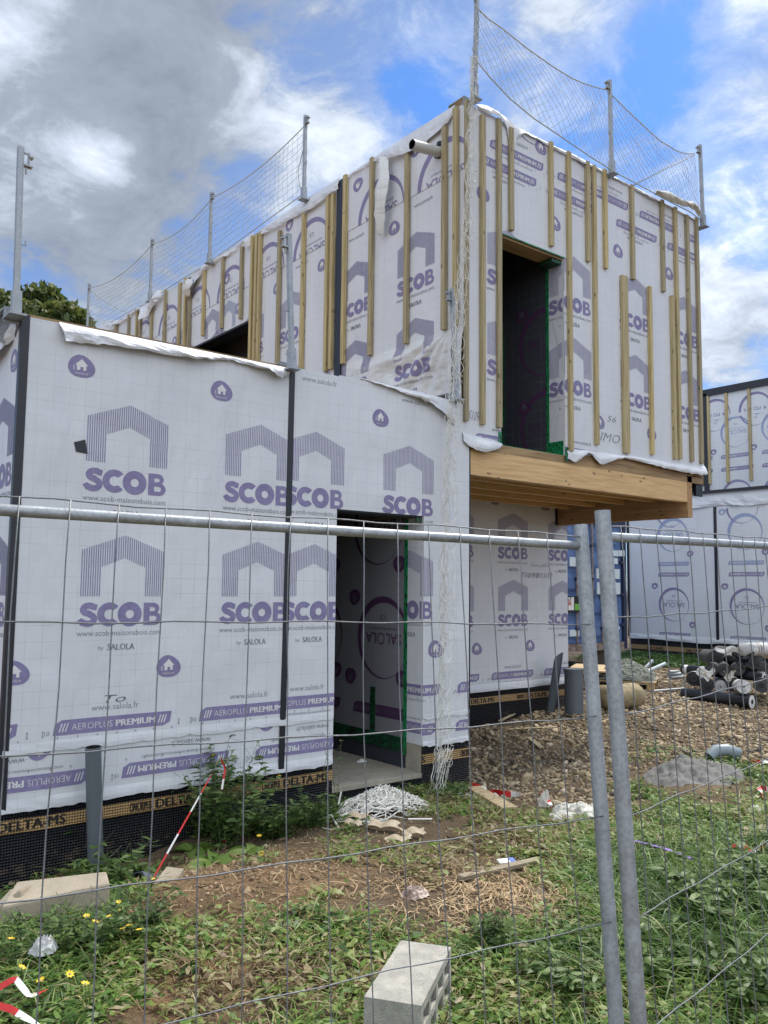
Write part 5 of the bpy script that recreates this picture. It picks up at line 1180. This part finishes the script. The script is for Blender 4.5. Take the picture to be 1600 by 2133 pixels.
# hollow concrete block
Cn = [np.array(q) for q in ((-2.908, -2.628, .4), (-2.778, -2.802, .4), (-3.192, -3.076, .4), (-3.325, -2.919, .4))]
c = sum(Cn)/4; ux = (Cn[0]-Cn[3]); ux /= np.linalg.norm(ux); uy = np.cross([0, 0, 1.], ux); hb_, hl = .105, .25; c = c-np.array([0, 0, .1])
k = MB(); P = lambda a, b, d: c+ux*a+uy*b+np.array([0, 0, d])
def bb(a0, a1, b0, b1, d0, d1): k.obox(P((a0+a1)/2, (b0+b1)/2, (d0+d1)/2), ux*(a1-a0)/2, uy*(b1-b0)/2, (0, 0, (d1-d0)/2), BLOCK)
hz = .1; sd_ = -1       # open face towards -uy (right)
bb(-hl, hl, -hb_, hb_, hz-.032, hz); bb(-hl, hl, -hb_, hb_, -hz, -hz+.032); bb(-hl, hl, hb_-.02, hb_, -hz+.032, hz-.032)
bb(-hl, hl, -hb_, hb_-.02, -.013, .013)
for a0, a1 in ((-hl, -hl+.032), (-hl+.122, -hl+.150), (-.014, .014), (hl-.150, hl-.122), (hl-.032, hl)):
    bb(a0, a1, -hb_+.001, hb_-.02, -hz+.032, -.013); bb(a0, a1, -hb_+.001, hb_-.02, .013, hz-.032)
o = single(k, 'concrete_block', 'grey hollow concrete block lying behind the fence at the bottom of the picture', 'block', c-np.array([0, 0, .1]))
# cut stone blocks, left
def rock(px0, py0, z0, L_, W_, H_, yaw, lab, cut=.3, roll=0., nm='stone_block'):
    p = atZ(px0, py0, z0); u = np.array([math.cos(yaw), math.sin(yaw), roll]); u /= np.linalg.norm(u); v = np.array([-math.sin(yaw), math.cos(yaw), 0.]); w_ = np.cross(u, v); k = MB(); b = p
    V = [b-u*L_/2-v*W_/2, b+u*L_/2-v*W_/2, b+u*L_/2+v*W_/2, b-u*L_/2+v*W_/2]; Tt = [V[0]+w_*H_*(1-cut)+u*.02, V[1]+w_*H_-v*-.03, V[2]+w_*H_*.97-u*.03, V[3]+w_*H_*.9+u*.05]
    k.add(V+Tt, [(0, 3, 2, 1), (4, 5, 6, 7), (0, 1, 5, 4), (1, 2, 6, 5), (2, 3, 7, 6), (3, 0, 4, 7)], STONE); o = single(k, nm, lab, 'stone', p, 'cut stones at the lower left')
    m = o.modifiers.new('bevel', 'BEVEL'); m.width = .012; m.segments = 2
rock(115, 1945, .08, .52, .24, .26, -.42, 'large pale cut stone block in front of the left wall', .25)
rock(35, 1935, .10, .26, .22, .20, -.9, 'smaller broken stone leaning on the large pale one, cut by the left edge', .5, .3)
k = MB(); p = atZ(330, 1862, .2); k.obox(p, np.array([.14, .10, .06]), np.array([-.03, .045, 0]), (0, 0, .022), STONE); single(k, 'stone_block', 'thin pale stone slab lying by the buried pipe end, under the striped tape', 'stone', p-np.array([0, 0, .02]), 'cut stones at the lower left')
# pipes
def pipe(p0, p1, r, lab, nm='drain_pipe', mat=PVC, wall=.004, grp=None, collar=False, cap=False):
    p0, p1 = np.array(p0, float), np.array(p1, float); k = MB(); k.tube([p0, p1], r, mat, 28, False); d = p1-p0; L_ = np.linalg.norm(d); d /= L_
    k.tube([p1, p0+d*L_*.3], r-wall, BLACK, 24, False); a = np.cross(d, [0, 0, 1.]) if abs(d[2]) < .9 else np.array([1., 0, 0]); a -= d*(a@d); a /= np.linalg.norm(a); b = np.cross(d, a); V = []
    for i in range(28): th = i/28*6.2832; e = math.cos(th)*a+math.sin(th)*b; V += [p1+e*r, p1+e*(r-wall)]
    k.add(V, [(2*i, 2*i+1, (2*i+3) % 56, (2*i+2) % 56) for i in range(28)], mat)
    if collar: k.tube([p1-d*.05, p1+d*.001], r+.006, mat, 28, False)
    if cap: k.add([p1-d*.004+(math.cos(t)*a+math.sin(t)*b)*(r-.001) for t in np.linspace(0, 6.0, 22)], [tuple(range(22))], mat)
    return single(k, nm, lab, 'pipe', p0, grp, True)
q = np.array([-3.30, -.10, 0.]); b0 = atY(199, 1800, -.12); t0 = atY(194, 1556, -.16); pipe(b0, t0, .048, 'grey plastic pipe standing upright in front of the left wall')
p = atZ(285, 1850, .16); pipe(p+np.array([.35, .12, -.10]), p+np.array([-.0, .0, .03]), .055, 'dark grey pipe end sticking out of the soil beside the clay mound', collar=True)
b = atZ(1196, 1492, .24); pipe(b, b+np.array([0, 0, (1492-1394)/FPX*10.6]), .118, 'thick grey capped pipe standing under the overhang', cap=True, collar=True)
b = atZ(1147, 1490, .24); k = MB(); tq = atD(1165, 1368, 10.6); d = tq-b
for i in range(8):
    a0, a1 = math.pi*(i/8), math.pi*((i+1)/8); e = lambda a_, rr: np.array([math.cos(a_)*rr*.95, math.sin(a_)*rr*.6, 0])
    k.add([b+e(a0, .085), b+e(a1, .085), tq+e(a1, .085)+np.array([0, 0, .05*math.cos(a1)]), tq+e(a0, .085)+np.array([0, 0, .05*math.cos(a0)])], [(0, 1, 2, 3)], PVC)
    k.add([b+e(a0, .078), b+e(a1, .078), tq+e(a1, .078)+np.array([0, 0, .05*math.cos(a1)]), tq+e(a0, .078)+np.array([0, 0, .05*math.cos(a0)])], [(3, 2, 1, 0)], PVC)
single(k, 'half_pipe', 'split dark grey pipe leaning beside the thick capped pipe', 'pipe', b)
a = atZ(1532, 1575, .28); P = [a+np.array([0.05, .05, -.02]), a+np.array([0.02, .0, .03]), a+np.array([-.04, .06, .055]), a+np.array([-.13, .12, .05]), a+np.array([-.2, .15, -.01])]
k = MB(); k.tube(P, .055, newmat('pale_grey_pvc', (.22, .27, .30), .4)[0], 20, False); k.tube([P[0], P[1]], .050, BLACK, 16, False); single(k, 'pipe_elbow', 'pale grey pipe elbow lying on the gravel behind the sand heap', 'pipe', a, None, True)
# planks
def plank(p0, p1, wd, th, lab, mat=PLANK, nm='wood_plank', dz=.03):
    p0, p1 = np.array(p0), np.array(p1); p0[2] = gz(p0[0], p0[1])+dz; p1[2] = gz(p1[0], p1[1])+dz; d = (p1-p0)/2; s = np.cross(d, [0, 0, 1.]); s /= np.linalg.norm(s); up = np.cross(s, d); up /= np.linalg.norm(up)
    k = MB(); k.obox((p0+p1)/2, d, s*wd/2, up*th/2, mat); o = single(k, nm, lab, 'plank', (p0+p1)/2-np.array([0, 0, th/2]), 'boards and sticks on the ground'); m = o.modifiers.new('bevel', 'BEVEL'); m.width = .003
plank(atZ(958, 1842, .2), atZ(1122, 1792, .2), .05, .028, 'narrow weathered batten lying in the weeds left of the fence posts')
plank(atZ(985, 1650, .14), atZ(1062, 1702, .14), .13, .02, 'short pale board under the tail of the hanging net', dz=.05)
plank(atZ(1040, 1500, .25), atZ(1110, 1474, .28), .035, .02, 'thin stick on the gravel below the recessed wall', dz=.05); plank(atZ(1102, 1530, .22), atZ(1128, 1545, .22), .06, .012, 'small flat offcut on the gravel', dz=.03)
plank(atZ(1060, 1523, .2), atZ(1160, 1512, .24), .03, .012, 'long thin lath on the gravel beside the small offcut', dz=.03); plank(atZ(930, 1757, .2), atZ(978, 1764, .2), .02, .01, 'reddish splinter of wood in the trampled weeds', dz=.02)
# striped tape
def stape(P, wd, lab, mats=(RED, TWH), per=.10, twist=1.3, nm='striped_tape'):
    P = [np.array(p, float) for p in P]; L_ = [0]
    for i in range(len(P)-1): L_.append(L_[-1]+np.linalg.norm(P[i+1]-P[i]))
    n = max(8, int(L_[-1]/.02)); k = MB(); V = []; pts = []
    for i in range(n+1):
        s = L_[-1]*i/n; j = min(int(np.searchsorted(L_, s, 'right'))-1, len(P)-2); pts.append(P[j]+(P[j+1]-P[j])*((s-L_[j])/(L_[j+1]-L_[j]+1e-9)))
    for i in range(n+1):
        d = pts[min(i+1, n)]-pts[max(i-1, 0)]; d /= np.linalg.norm(d)+1e-9; a = np.cross(d, [.3, .2, 1.]); a /= np.linalg.norm(a); b = np.cross(d, a); th = twist*math.sin(i*.13*twist+1); e = (math.cos(th)*a+math.sin(th)*b)*wd/2; V += [pts[i]-e, pts[i]+e]
    for i in range(n): k.add([V[2*i], V[2*i+1], V[2*i+3], V[2*i+2]], [(0, 1, 2, 3)], mats[int((i+.0)*L_[-1]/n/per) % len(mats)])
    return single(k, nm, lab, 'tape', P[0], 'red and white striped tapes')
a = atZ(320, 1828, .22); b = atD(440, 1615, 5.05); c_ = atD(458, 1575, 5.1); stape([a, b, c_, c_+np.array([.05, .02, -.08]), c_+np.array([.02, 0, -.2])], .012, 'red and white tape stretched from the clay mound up into the tall weed', per=.13, twist=.5)
def gp(px, py, z, dz=.02): p = atZ(px, py, z); return np.array([p[0], p[1], gz(p[0], p[1])+dz])
stape([gp(975, 1638, .14, .04), gp(1010, 1650, .14, .05), gp(1050, 1656, .15, .04), gp(1085, 1656, .16, .05)], .045, 'red and white tape along the gravel edge at the house corner', per=.16)
stape([gp(1020, 1660, .14, .05), gp(1062, 1690, .15, .04), gp(1100, 1700, .15, .03)], .04, 'red and white tape crossing the short pale board', per=.09)
stape([gp(1128, 1668, .15, .08), gp(1150, 1690, .15, .04), gp(1175, 1708, .15, .05)], .036, 'red and white tape crumpled in the milky plastic', per=.07)
stape([gp(1562, 1575, .3, .03), gp(1585, 1580, .3, .05), gp(1625, 1580, .3, .03)], .036, 'red and white tape beside the pipe elbow at the right edge', per=.12)
stape([gp(1520, 1772, .22, .04), gp(1545, 1766, .22, .07), gp(1565, 1776, .22, .04), gp(1610, 1768, .22, .07)], .036, 'crumpled red and white tape in the weeds at the right edge', per=.07)
stape([gp(1590, 1660, .25, .04), gp(1580, 1640, .25, .05), gp(1612, 1650, .25, .06)], .04, 'short end of tape by the sand heap at the right edge', per=.06)
stape([gp(-30, 2075, .25, .06), gp(30, 2068, .25, .11), gp(62, 2078, .25, .07), gp(100, 2066, .25, .07)], .024, 'loop of red and white tape at the lower left corner, upper of the two', per=.12)
stape([gp(-30, 2100, .25, .08), gp(20, 2108, .25, .09), gp(70, 2128, .25, .06), gp(110, 2140, .25, .05)], .024, 'loop of red and white tape at the lower left corner, lower of the two', per=.13)
stape([gp(440, 1700, .14, .16), gp(452, 1735, .15, .10), gp(470, 1758, .16, .04)], .04, 'end of red and white tape hanging low inside the tall weed', per=.06)
stape([gp(1322, 1755, .2, .05), gp(1380, 1772, .2, .05), gp(1430, 1788, .2, .05), gp(1478, 1806, .2, .03)], .028, 'purple plastic strap lying in the dirt right of the posts', (PURP,), nm='plastic_strap', twist=.35)
# crumpled things
def crump(px, py, z, sx, sy, sz, mat, nm, lab, cat, n=26, seed=0., dz=.0, rough=.5):
    c = gp(px, py, z, dz); k = MB()
    def f(u, v):
        a = u*6.2832; r = v; X = math.cos(a)*r; Y = math.sin(a)*r; h_ = (1-r**2)*.45+min(rough, 1.)*(.35*abs(fbm(X*1.3+seed, Y*1.3, seed))+.30*abs(fbm(X*3.1+seed, Y*3.1, seed+5)))
        e = 1+.35*fbm(math.cos(a)*1.4+seed, math.sin(a)*1.4, seed+2); return c+np.array([X*sx*e+sx*.16*fbm(X*3, Y*3, seed+1), Y*sy*e+sy*.16*fbm(X*3, Y*3, seed+8), sz*h_*(1-r**6*.9)+.004*fbm(X*7, Y*7, seed)])
    k.grid(f, n*2, n, mat); return single(k, nm, lab, cat, c)
crump(862, 1872, .2, .085, .055, .07, RAG, 'crumpled_rag', 'stained crumpled rag or paper lying left of the narrow batten', 'rag', seed=3.3, rough=1.2)
crump(1195, 1702, .15, .26, .15, .15, PLAS, 'plastic_sheet', 'crumpled milky plastic sheet on the ground just left of the fence posts', 'sheet', seed=8.1, rough=1.3)
crump(1135, 1680, .15, .06, .05, .16, PLAS, 'paper_scrap', 'upright pale scrap standing in front of the gravel, beside the crumpled plastic', 'litter', seed=5.1, rough=1.5)
crump(1575, 1720, .25, .30, .16, .05, CARD, 'cardboard_sheet', 'flattened pale cardboard at the right edge behind the weeds', 'cardboard', seed=2.7, rough=1.2)
crump(1585, 1678, .25, .16, .09, .06, WSHEET, 'plastic_sheet', 'small white plastic sheet above the cardboard at the right edge', 'sheet', seed=1.4, rough=1.)
crump(315, 1915, .25, .05, .035, .07, RAG, 'paper_scrap', 'torn brownish scrap on the edge of the clay mound above the yellow flowers', 'litter', seed=6.6, rough=1.4)
crump(92, 1985, .26, .06, .045, .10, ROLLW, 'plastic_cup', 'crushed white and grey plastic cup in the weeds at the lower left', 'litter', seed=9.2, rough=.9, dz=.06)
crump(1115, 1748, .2, .03, .03, .06, CARD, 'paper_scrap', 'small pale scrap in the weeds above the narrow batten', 'litter', seed=4.2, rough=1.2)
crump(1122, 1862, .2, .05, .035, .06, CARD, 'stone_lump', 'brownish lump among the dry roots in front of the posts', 'stone', seed=7.7, rough=.8)
crump(1425, 1758, .22, .07, .05, .05, STONE, 'stone_lump', 'rounded grey-green stone by the purple strap', 'stone', seed=1.1, rough=.3)
crump(1400, 1775, .22, .04, .03, .03, CARD, 'stone_lump', 'small reddish stone below the purple strap', 'stone', seed=3.9, rough=.4)
crump(905, 1640, .14, .05, .035, .06, STONE, 'stone_lump', 'rounded stone under the green clump right of the doorway', 'stone', seed=5.9, rough=.3)
p = gp(1050, 1797, .2, .03); k = MB(); k.obox(p, (.035, -.012, 0), (.006, .02, .006), (0, 0, .008), TWH); k.obox(p+np.array([.05, -.017, 0]), (.017, -.006, 0), (.006, .02, .006), (0, 0, .009), BLUE); single(k, 'litter_wrapper', 'small white and blue wrapper beside the narrow batten', 'litter', p)
# scraps under the cord heap
t = None
for i, (px, py, a, b, yw) in enumerate(((745, 1722, .16, .07, -.3), (800, 1740, .20, .08, -.25), (860, 1752, .16, .07, .2), (830, 1768, .17, .05, .1), (735, 1735, .12, .05, -.5))):
    p = gp(px, py, .16, .03); k = MB(); u = np.array([math.cos(yw-.6), math.sin(yw-.6), .0]); v = np.array([-u[1], u[0], 0])
    k.grid(lambda s, q: p+u*a*(s-.5)*(1+.1*math.sin(q*7+i))+v*b*(q-.5)*(1+.2*math.sin(s*9+i))+np.array([0, 0, .02*abs(math.sin(s*5+i))+.02*q]), 12, 5, CARD)
    single(k, 'cardboard_scrap', ['square-cornered beige card sticking out at the left front of the cord heap', 'long folded beige card under the front of the cord heap', 'pale folded card at the right front of the cord heap', 'flat beige card farthest forward below the cord heap', 'narrow torn card at the left tip of the cord heap'][i], 'cardboard', p, 'card scraps under the cord heap')
# heap of white cord
hp = gp(800, 1690, .18, 0); k = MB()
for i in range(230):
    R0 = rng.uniform(.05, .22); cx_, cy_ = hp[0]+rng.normal(0, .15), hp[1]+rng.normal(0, .10); a0 = rng.uniform(0, 6.28); ex = rng.uniform(.5, 1.6); P = []; m = 18; sw = rng.uniform(2.5, 6.5); rr = .0032 if i > 22 else .0065
    hh = rng.uniform(0, .06)
    for j in range(m):
        t_ = j/(m-1); a = a0+sw*t_; X = cx_+R0*math.cos(a)*(1+.2*math.sin(t_*5)); Y = cy_+R0*ex*.6*math.sin(a); dd = math.hypot((X-hp[0])/.40, (Y-hp[1])/.27); h_ = max(0, 1-dd)**.7*.11
        P.append((X, Y, gz(X, Y)+.012+h_*(.55+.6*rng.random())+hh*max(0, 1-dd)+.012*math.sin(t_*9+i)))
    k.tube(P, rr, CORD, 4 if rr < .005 else 6, False)
for P in ([gp(625, 1700, .17, .03), gp(660, 1715, .17, .03), gp(690, 1712, .17, .04), gp(705, 1730, .17, .02)], [gp(700, 1640, .2, .12), gp(712, 1662, .2, .10), gp(705, 1690, .2, .06)], [gp(640, 1688, .17, .04), gp(665, 1676, .17, .06), gp(675, 1665, .17, .05)], [gp(850, 1722, .17, .03), gp(900, 1721, .17, .03)]): k.tube(P, .007, CORD, 6)
o = single(k, 'cord_heap', 'tangled heap of white net cord lying in front of the doorway', 'cord', hp)
p = atZ(805, 1562, .33); o = crump(805, 1562, .31, .16, .09, .10, PLAS, 'plastic_sheet', 'crumpled plastic lying on the concrete floor inside the lower doorway', 'sheet', seed=2.2, rough=1.2, dz=0.); o.location.z = .31
o = crump(753, 1587, .31, .05, .03, .03, WSHEET, 'paper_scrap', 'small torn scrap on the concrete floor just inside the lower doorway', 'litter', seed=9.9, rough=1.5); o.location.z = .31
# tan bag
b = atZ(1250, 1478, .32); e = atZ(1335, 1470, .34); k = MB(); P = []; R1_ = []
for i in range(13):
    t_ = i/12; P.append(b+(e-b)*t_*1.05+np.array([0, 0, .14+.01*math.sin(i)])); R1_.append(.155*(1-.85*max(0, (t_-.86)/.14)**2)*(1-.8*max(0, (.06-t_)/.06))+.006*math.sin(i*2.2))
k.tube(P, R1_, BAGT, 22); single(k, 'rolled_bag', 'tan rolled-up fabric bag lying behind the fence posts', 'bag', b, None, True)
# pallet with its load
pd = 12.6; pc = atD(1366, 1441, pd); ul = atD(1272, 1428, pd+.25)-pc; ul[2] = 0; ul /= np.linalg.norm(ul); ur = np.array([-ul[1], ul[0], 0]); ur = ur if ur@cF > 0 else -ur
pal = thing('wood_pallet', pc, 'worn wooden pallet on the gravel carrying a heap of pale net', 'pallet'); PA = OSB; Pp = lambda a, b, z: pc+ul*a+ur*b+np.array([0, 0, z])
PAL = wood('pallet_wood', (.48, .36, .20), (.32, .22, .12), 0, True, True, 30)
for i in range(7):
    k = MB(); b0 = .05+i*.122; k.obox(Pp(.6, b0, .125), ul*.6, ur*.048, (0, 0, .010), PAL); k.build('deck_board', pal)
for b0 in (.05, .4, .76):
    k = MB(); k.obox(Pp(.6, b0, .010), ul*.6, ur*.05, (0, 0, .009), PAL); k.build('bottom_board', pal)
    for a0 in (.07, .6, 1.13): k = MB(); k.obox(Pp(a0, b0, .067), ul*.06, ur*.045, (0, 0, .047), PAL); k.build('spacer_block', pal)
k = MB(); hc2 = atD(1345, 1412, pd+.5); base = Pp(.45, .35, .14)
NETP = newmat('pale_net_cord', (.36, .38, .32), .8)[0]
for i in range(150):
    a0 = rng.uniform(0, 6.28); R0 = rng.uniform(.06, .26); X0, Y0 = rng.normal(0, .17), rng.normal(0, .13); P = []
    for j in range(12):
        t_ = j/11; a = a0+4*t_; X = X0+R0*math.cos(a); Y = Y0+R0*.7*math.sin(a); dd = math.hypot(X/.55, Y/.42); P.append(base+ul*X+ur*Y+np.array([0, 0, .32*max(0, 1-dd)**.8*(.6+.4*rng.random())+.01]))
    k.tube(P, .007, NETP, 3, False)
k.grid(lambda u, v: base+ul*math.cos(u*6.28)*v*.46+ur*math.sin(u*6.28)*v*.36+np.array([0, 0, .27*(1-v)**.7+.03*fbm(u*9, v*7)+.0]), 30, 10, newmat('net_heap_core', (.20, .215, .19), .9)[0])
single(k, 'net_heap', 'heap of pale folded safety net piled on the wooden pallet', 'net', base)
for i, (px0, py0, px1, py1, r) in enumerate(((1335, 1400, 1360, 1376, .025), (1340, 1402, 1386, 1382, .025), (1295, 1412, 1325, 1400, .022), (1300, 1418, 1330, 1406, .022), (1392, 1405, 1418, 1404, .03), (1396, 1412, 1424, 1410, .03), (1395, 1400, 1412, 1399, .025), (1243, 1422, 1268, 1410, .03))):
    a = atD(px0, py0, pd+.4); b = atD(px1, py1, pd+.55); k = MB(); k.tube([a, b], r, GALV if i != 1 else STICK, 10)
    single(k, 'metal_tube', ['upper of the two white-ended tubes sticking out behind the net heap', 'lower of the two white-ended tubes sticking out behind the net heap', 'tube end left of the net heap, upper', 'tube end left of the net heap, lower', 'grey tube on the right end of the pallet, middle', 'grey tube on the right end of the pallet, front', 'grey tube on the right end of the pallet, back', 'tube end showing between the two fence posts'][i], 'tube', a, 'tubes on and around the pallet')
k = MB(); a = gp(1362, 1446, .32, .03); b = gp(1425, 1438, .32, .03); k.tube([a, b], .02, GALV, 8); single(k, 'metal_tube', 'long grey tube lying on the gravel in front of the pallet', 'tube', a, 'tubes on and around the pallet')
k = MB(); a = atD(1243, 1392, 13.4); k.obox(a, np.array([.5, .3, 0]), np.array([-.2, .35, 0]), (0, 0, .01), PAL); single(k, 'plywood_sheet', 'flat plywood sheet lying behind the pallet, seen between the posts', 'board', a)
# rolls
def roll(px, py, d, ax, L_, r, mat, endmat, lab, hole=True, flat=1., ring=None):
    rj = random.Random(int(px*7+py)); top = py < 1440 and px < 1590
    c = atD(px+rj.uniform(-3, 3)*top, py+rj.uniform(-3, 3)*top, d+rj.uniform(-.15, .15)*top); ax = np.array(ax, float)+np.array([rj.uniform(-.22, .22), rj.uniform(-.1, .1), rj.uniform(-.10, .02)])*top; ax /= np.linalg.norm(ax); t = thing('material_roll', c-np.array([0, 0, r]), lab, 'roll', 'stacked rolls of membrane and felt')
    e = c+ax*L_; k = MB(); k.tube([c, c+ax*.01, e], [r*.97, r, r], mat, 24); k.build('roll_body', t, True)
    k = MB(); a = np.cross(ax, [0, 0, 1.]); a /= np.linalg.norm(a); b = np.cross(ax, a); h = r*.35 if hole else r*.12
    for rr0, rr1, m_ in ((r*.98, r*.72, endmat), (r*.71, h*1.05, endmat)):
        V = []
        for i in range(24): th = i/24*6.2832; q = math.cos(th)*a+math.sin(th)*b; V += [c-ax*.004+q*rr0, c-ax*(.004+.004*(rr0 < r*.9))+q*rr1]
        k.add(V, [(2*i, 2*i+1, (2*i+3) % 48, (2*i+2) % 48) for i in range(24)], m_)
    k.add([c-ax*.0045+(math.cos(q)*a+math.sin(q)*b)*h*.98 for q in np.linspace(0, 6.0, 18)], [tuple(range(18))], BLACK); k.build('roll_end', t)
    if ring:
        for f_, m_ in ring: k = MB(); k.tube([c+ax*L_*f_, c+ax*L_*(f_+.05)], r*1.01, m_, 24, False); k.build('wrap_band', t, True)
    return t
AX = (.84, .54, 0); AXR = np.array(atZ(1570, 1466, .38)-atZ(1430, 1450, .38)); AXR = (AXR[0], AXR[1], 0)
roll(1566, 1462, 11.1, (-AXR[0], -AXR[1], 0), .98, .088, ROLLK, ROLLW, 'long black roll lying in front of the stack, white core at its right end', True)
roll(1444, 1414, 11.9, AX, 1.0, .105, ROLLW, BLACK, 'white-wrapped roll with a dark open end, leftmost at the bottom of the stack')
roll(1474, 1424, 11.7, AX, 1.0, .095, ROLLK, ROLLK, 'black roll with a white rim beside the leftmost open roll'); roll(1500, 1428, 11.5, AX, .9, .085, ROLLW, ROLLW, 'small roll with a pale crumpled end in the bottom row, left one', False)
roll(1527, 1424, 11.6, AX, 1., .095, ROLLK, ROLLK, 'black roll between the two pale-ended rolls of the bottom row'); roll(1552, 1431, 11.3, AX, 1., .092, ROLLW, ROLLW, 'roll with a pale crumpled end in the bottom row, right one', False); roll(1584, 1426, 11.4, AX, 1., .105, ROLLK, ROLLG, 'dark roll at the right end of the bottom row')
roll(1592, 1410, 11.5, (-AXR[0]+.05, -AXR[1], .0), 1.25, .068, ROLLK, ROLLW, 'black roll lying across the stack with white bands and a blue label', ring=[(.92, TWH), (.70, TWH), (.33, BLUE)])
for i, (px, py) in enumerate(((1482, 1392), (1509, 1394), (1535, 1393), (1562, 1394), (1588, 1392))):
    roll(px, py, 11.7, AX, 1., .090, ROLLG, ROLLG, ['leftmost', 'second', 'middle', 'fourth', 'rightmost'][i]+' of the five grey-ended rolls in the middle row of the stack', False)
roll(1494, 1372, 11.9, (.8, .6, 0), .9, .105, ROLLG, ROLLK, 'dark roll with an open core on top of the middle row, at the left'); roll(1570, 1375, 11.7, (.4, .9, 0), 1., .135, ROLLG, ROLLG, 'thick dark roll under the white one at the top of the stack', False)
roll(1598, 1352, 11.5, (-.75, .35, .0), .40, .088, ROLLW, ROLLW, 'white wrapped roll lying on the very top of the stack', ring=[(.35, RUST), (.45, RUST)])
k = MB(); c = atD(1530, 1362, 11.5)
k.grid(lambda u, v: c+cR*(u-.5)*.30+cU*(-(v-.5)*.13+.05*math.sin(u*5))+np.array([0, -.03*math.sin(v*4+u*3), .0]), 12, 6, WSHEET); single(k, 'paper_sheet', 'loose white sheet draped over the top left of the roll stack', 'sheet', c)
k = MB(); c = atD(1505, 1355, 11.8); k.grid(lambda u, v: c+cR*(u-.5)*.18+cU*(-(v-.5)*.07-.06*u)+np.array([0, .02*math.sin(v*4+u*3), .02]), 8, 4, WSHEET); single(k, 'paper_sheet', 'narrow white sheet curling behind the draped one on the roll stack', 'sheet', c)

for i, (px, py, dd, sx, sy, m_, lb) in enumerate(((1470, 1404, 11.4, .10, .07, WSHEET, 'torn white wrapping caught between the lower rolls at the left of the stack'), (1548, 1376, 11.2, .12, .09, ROLLK, 'crumpled black plastic hanging over the middle of the roll stack'), (1520, 1408, 11.25, .07, .05, PLAS, 'small pale plastic scrap on the crossing black roll'))):
    k = MB(); c = atD(px, py, dd)
    k.grid(lambda u, v: c+cR*(u-.5)*sx*2*(1+.3*math.sin(v*5+i))+cU*(-(v-.5)*sy*2+.03*math.sin(u*7+i))+cF*(.05*fbm(u*3, v*3, i)), 16, 10, m_)
    single(k, 'wrapping_scrap', lb, 'wrapping', c)
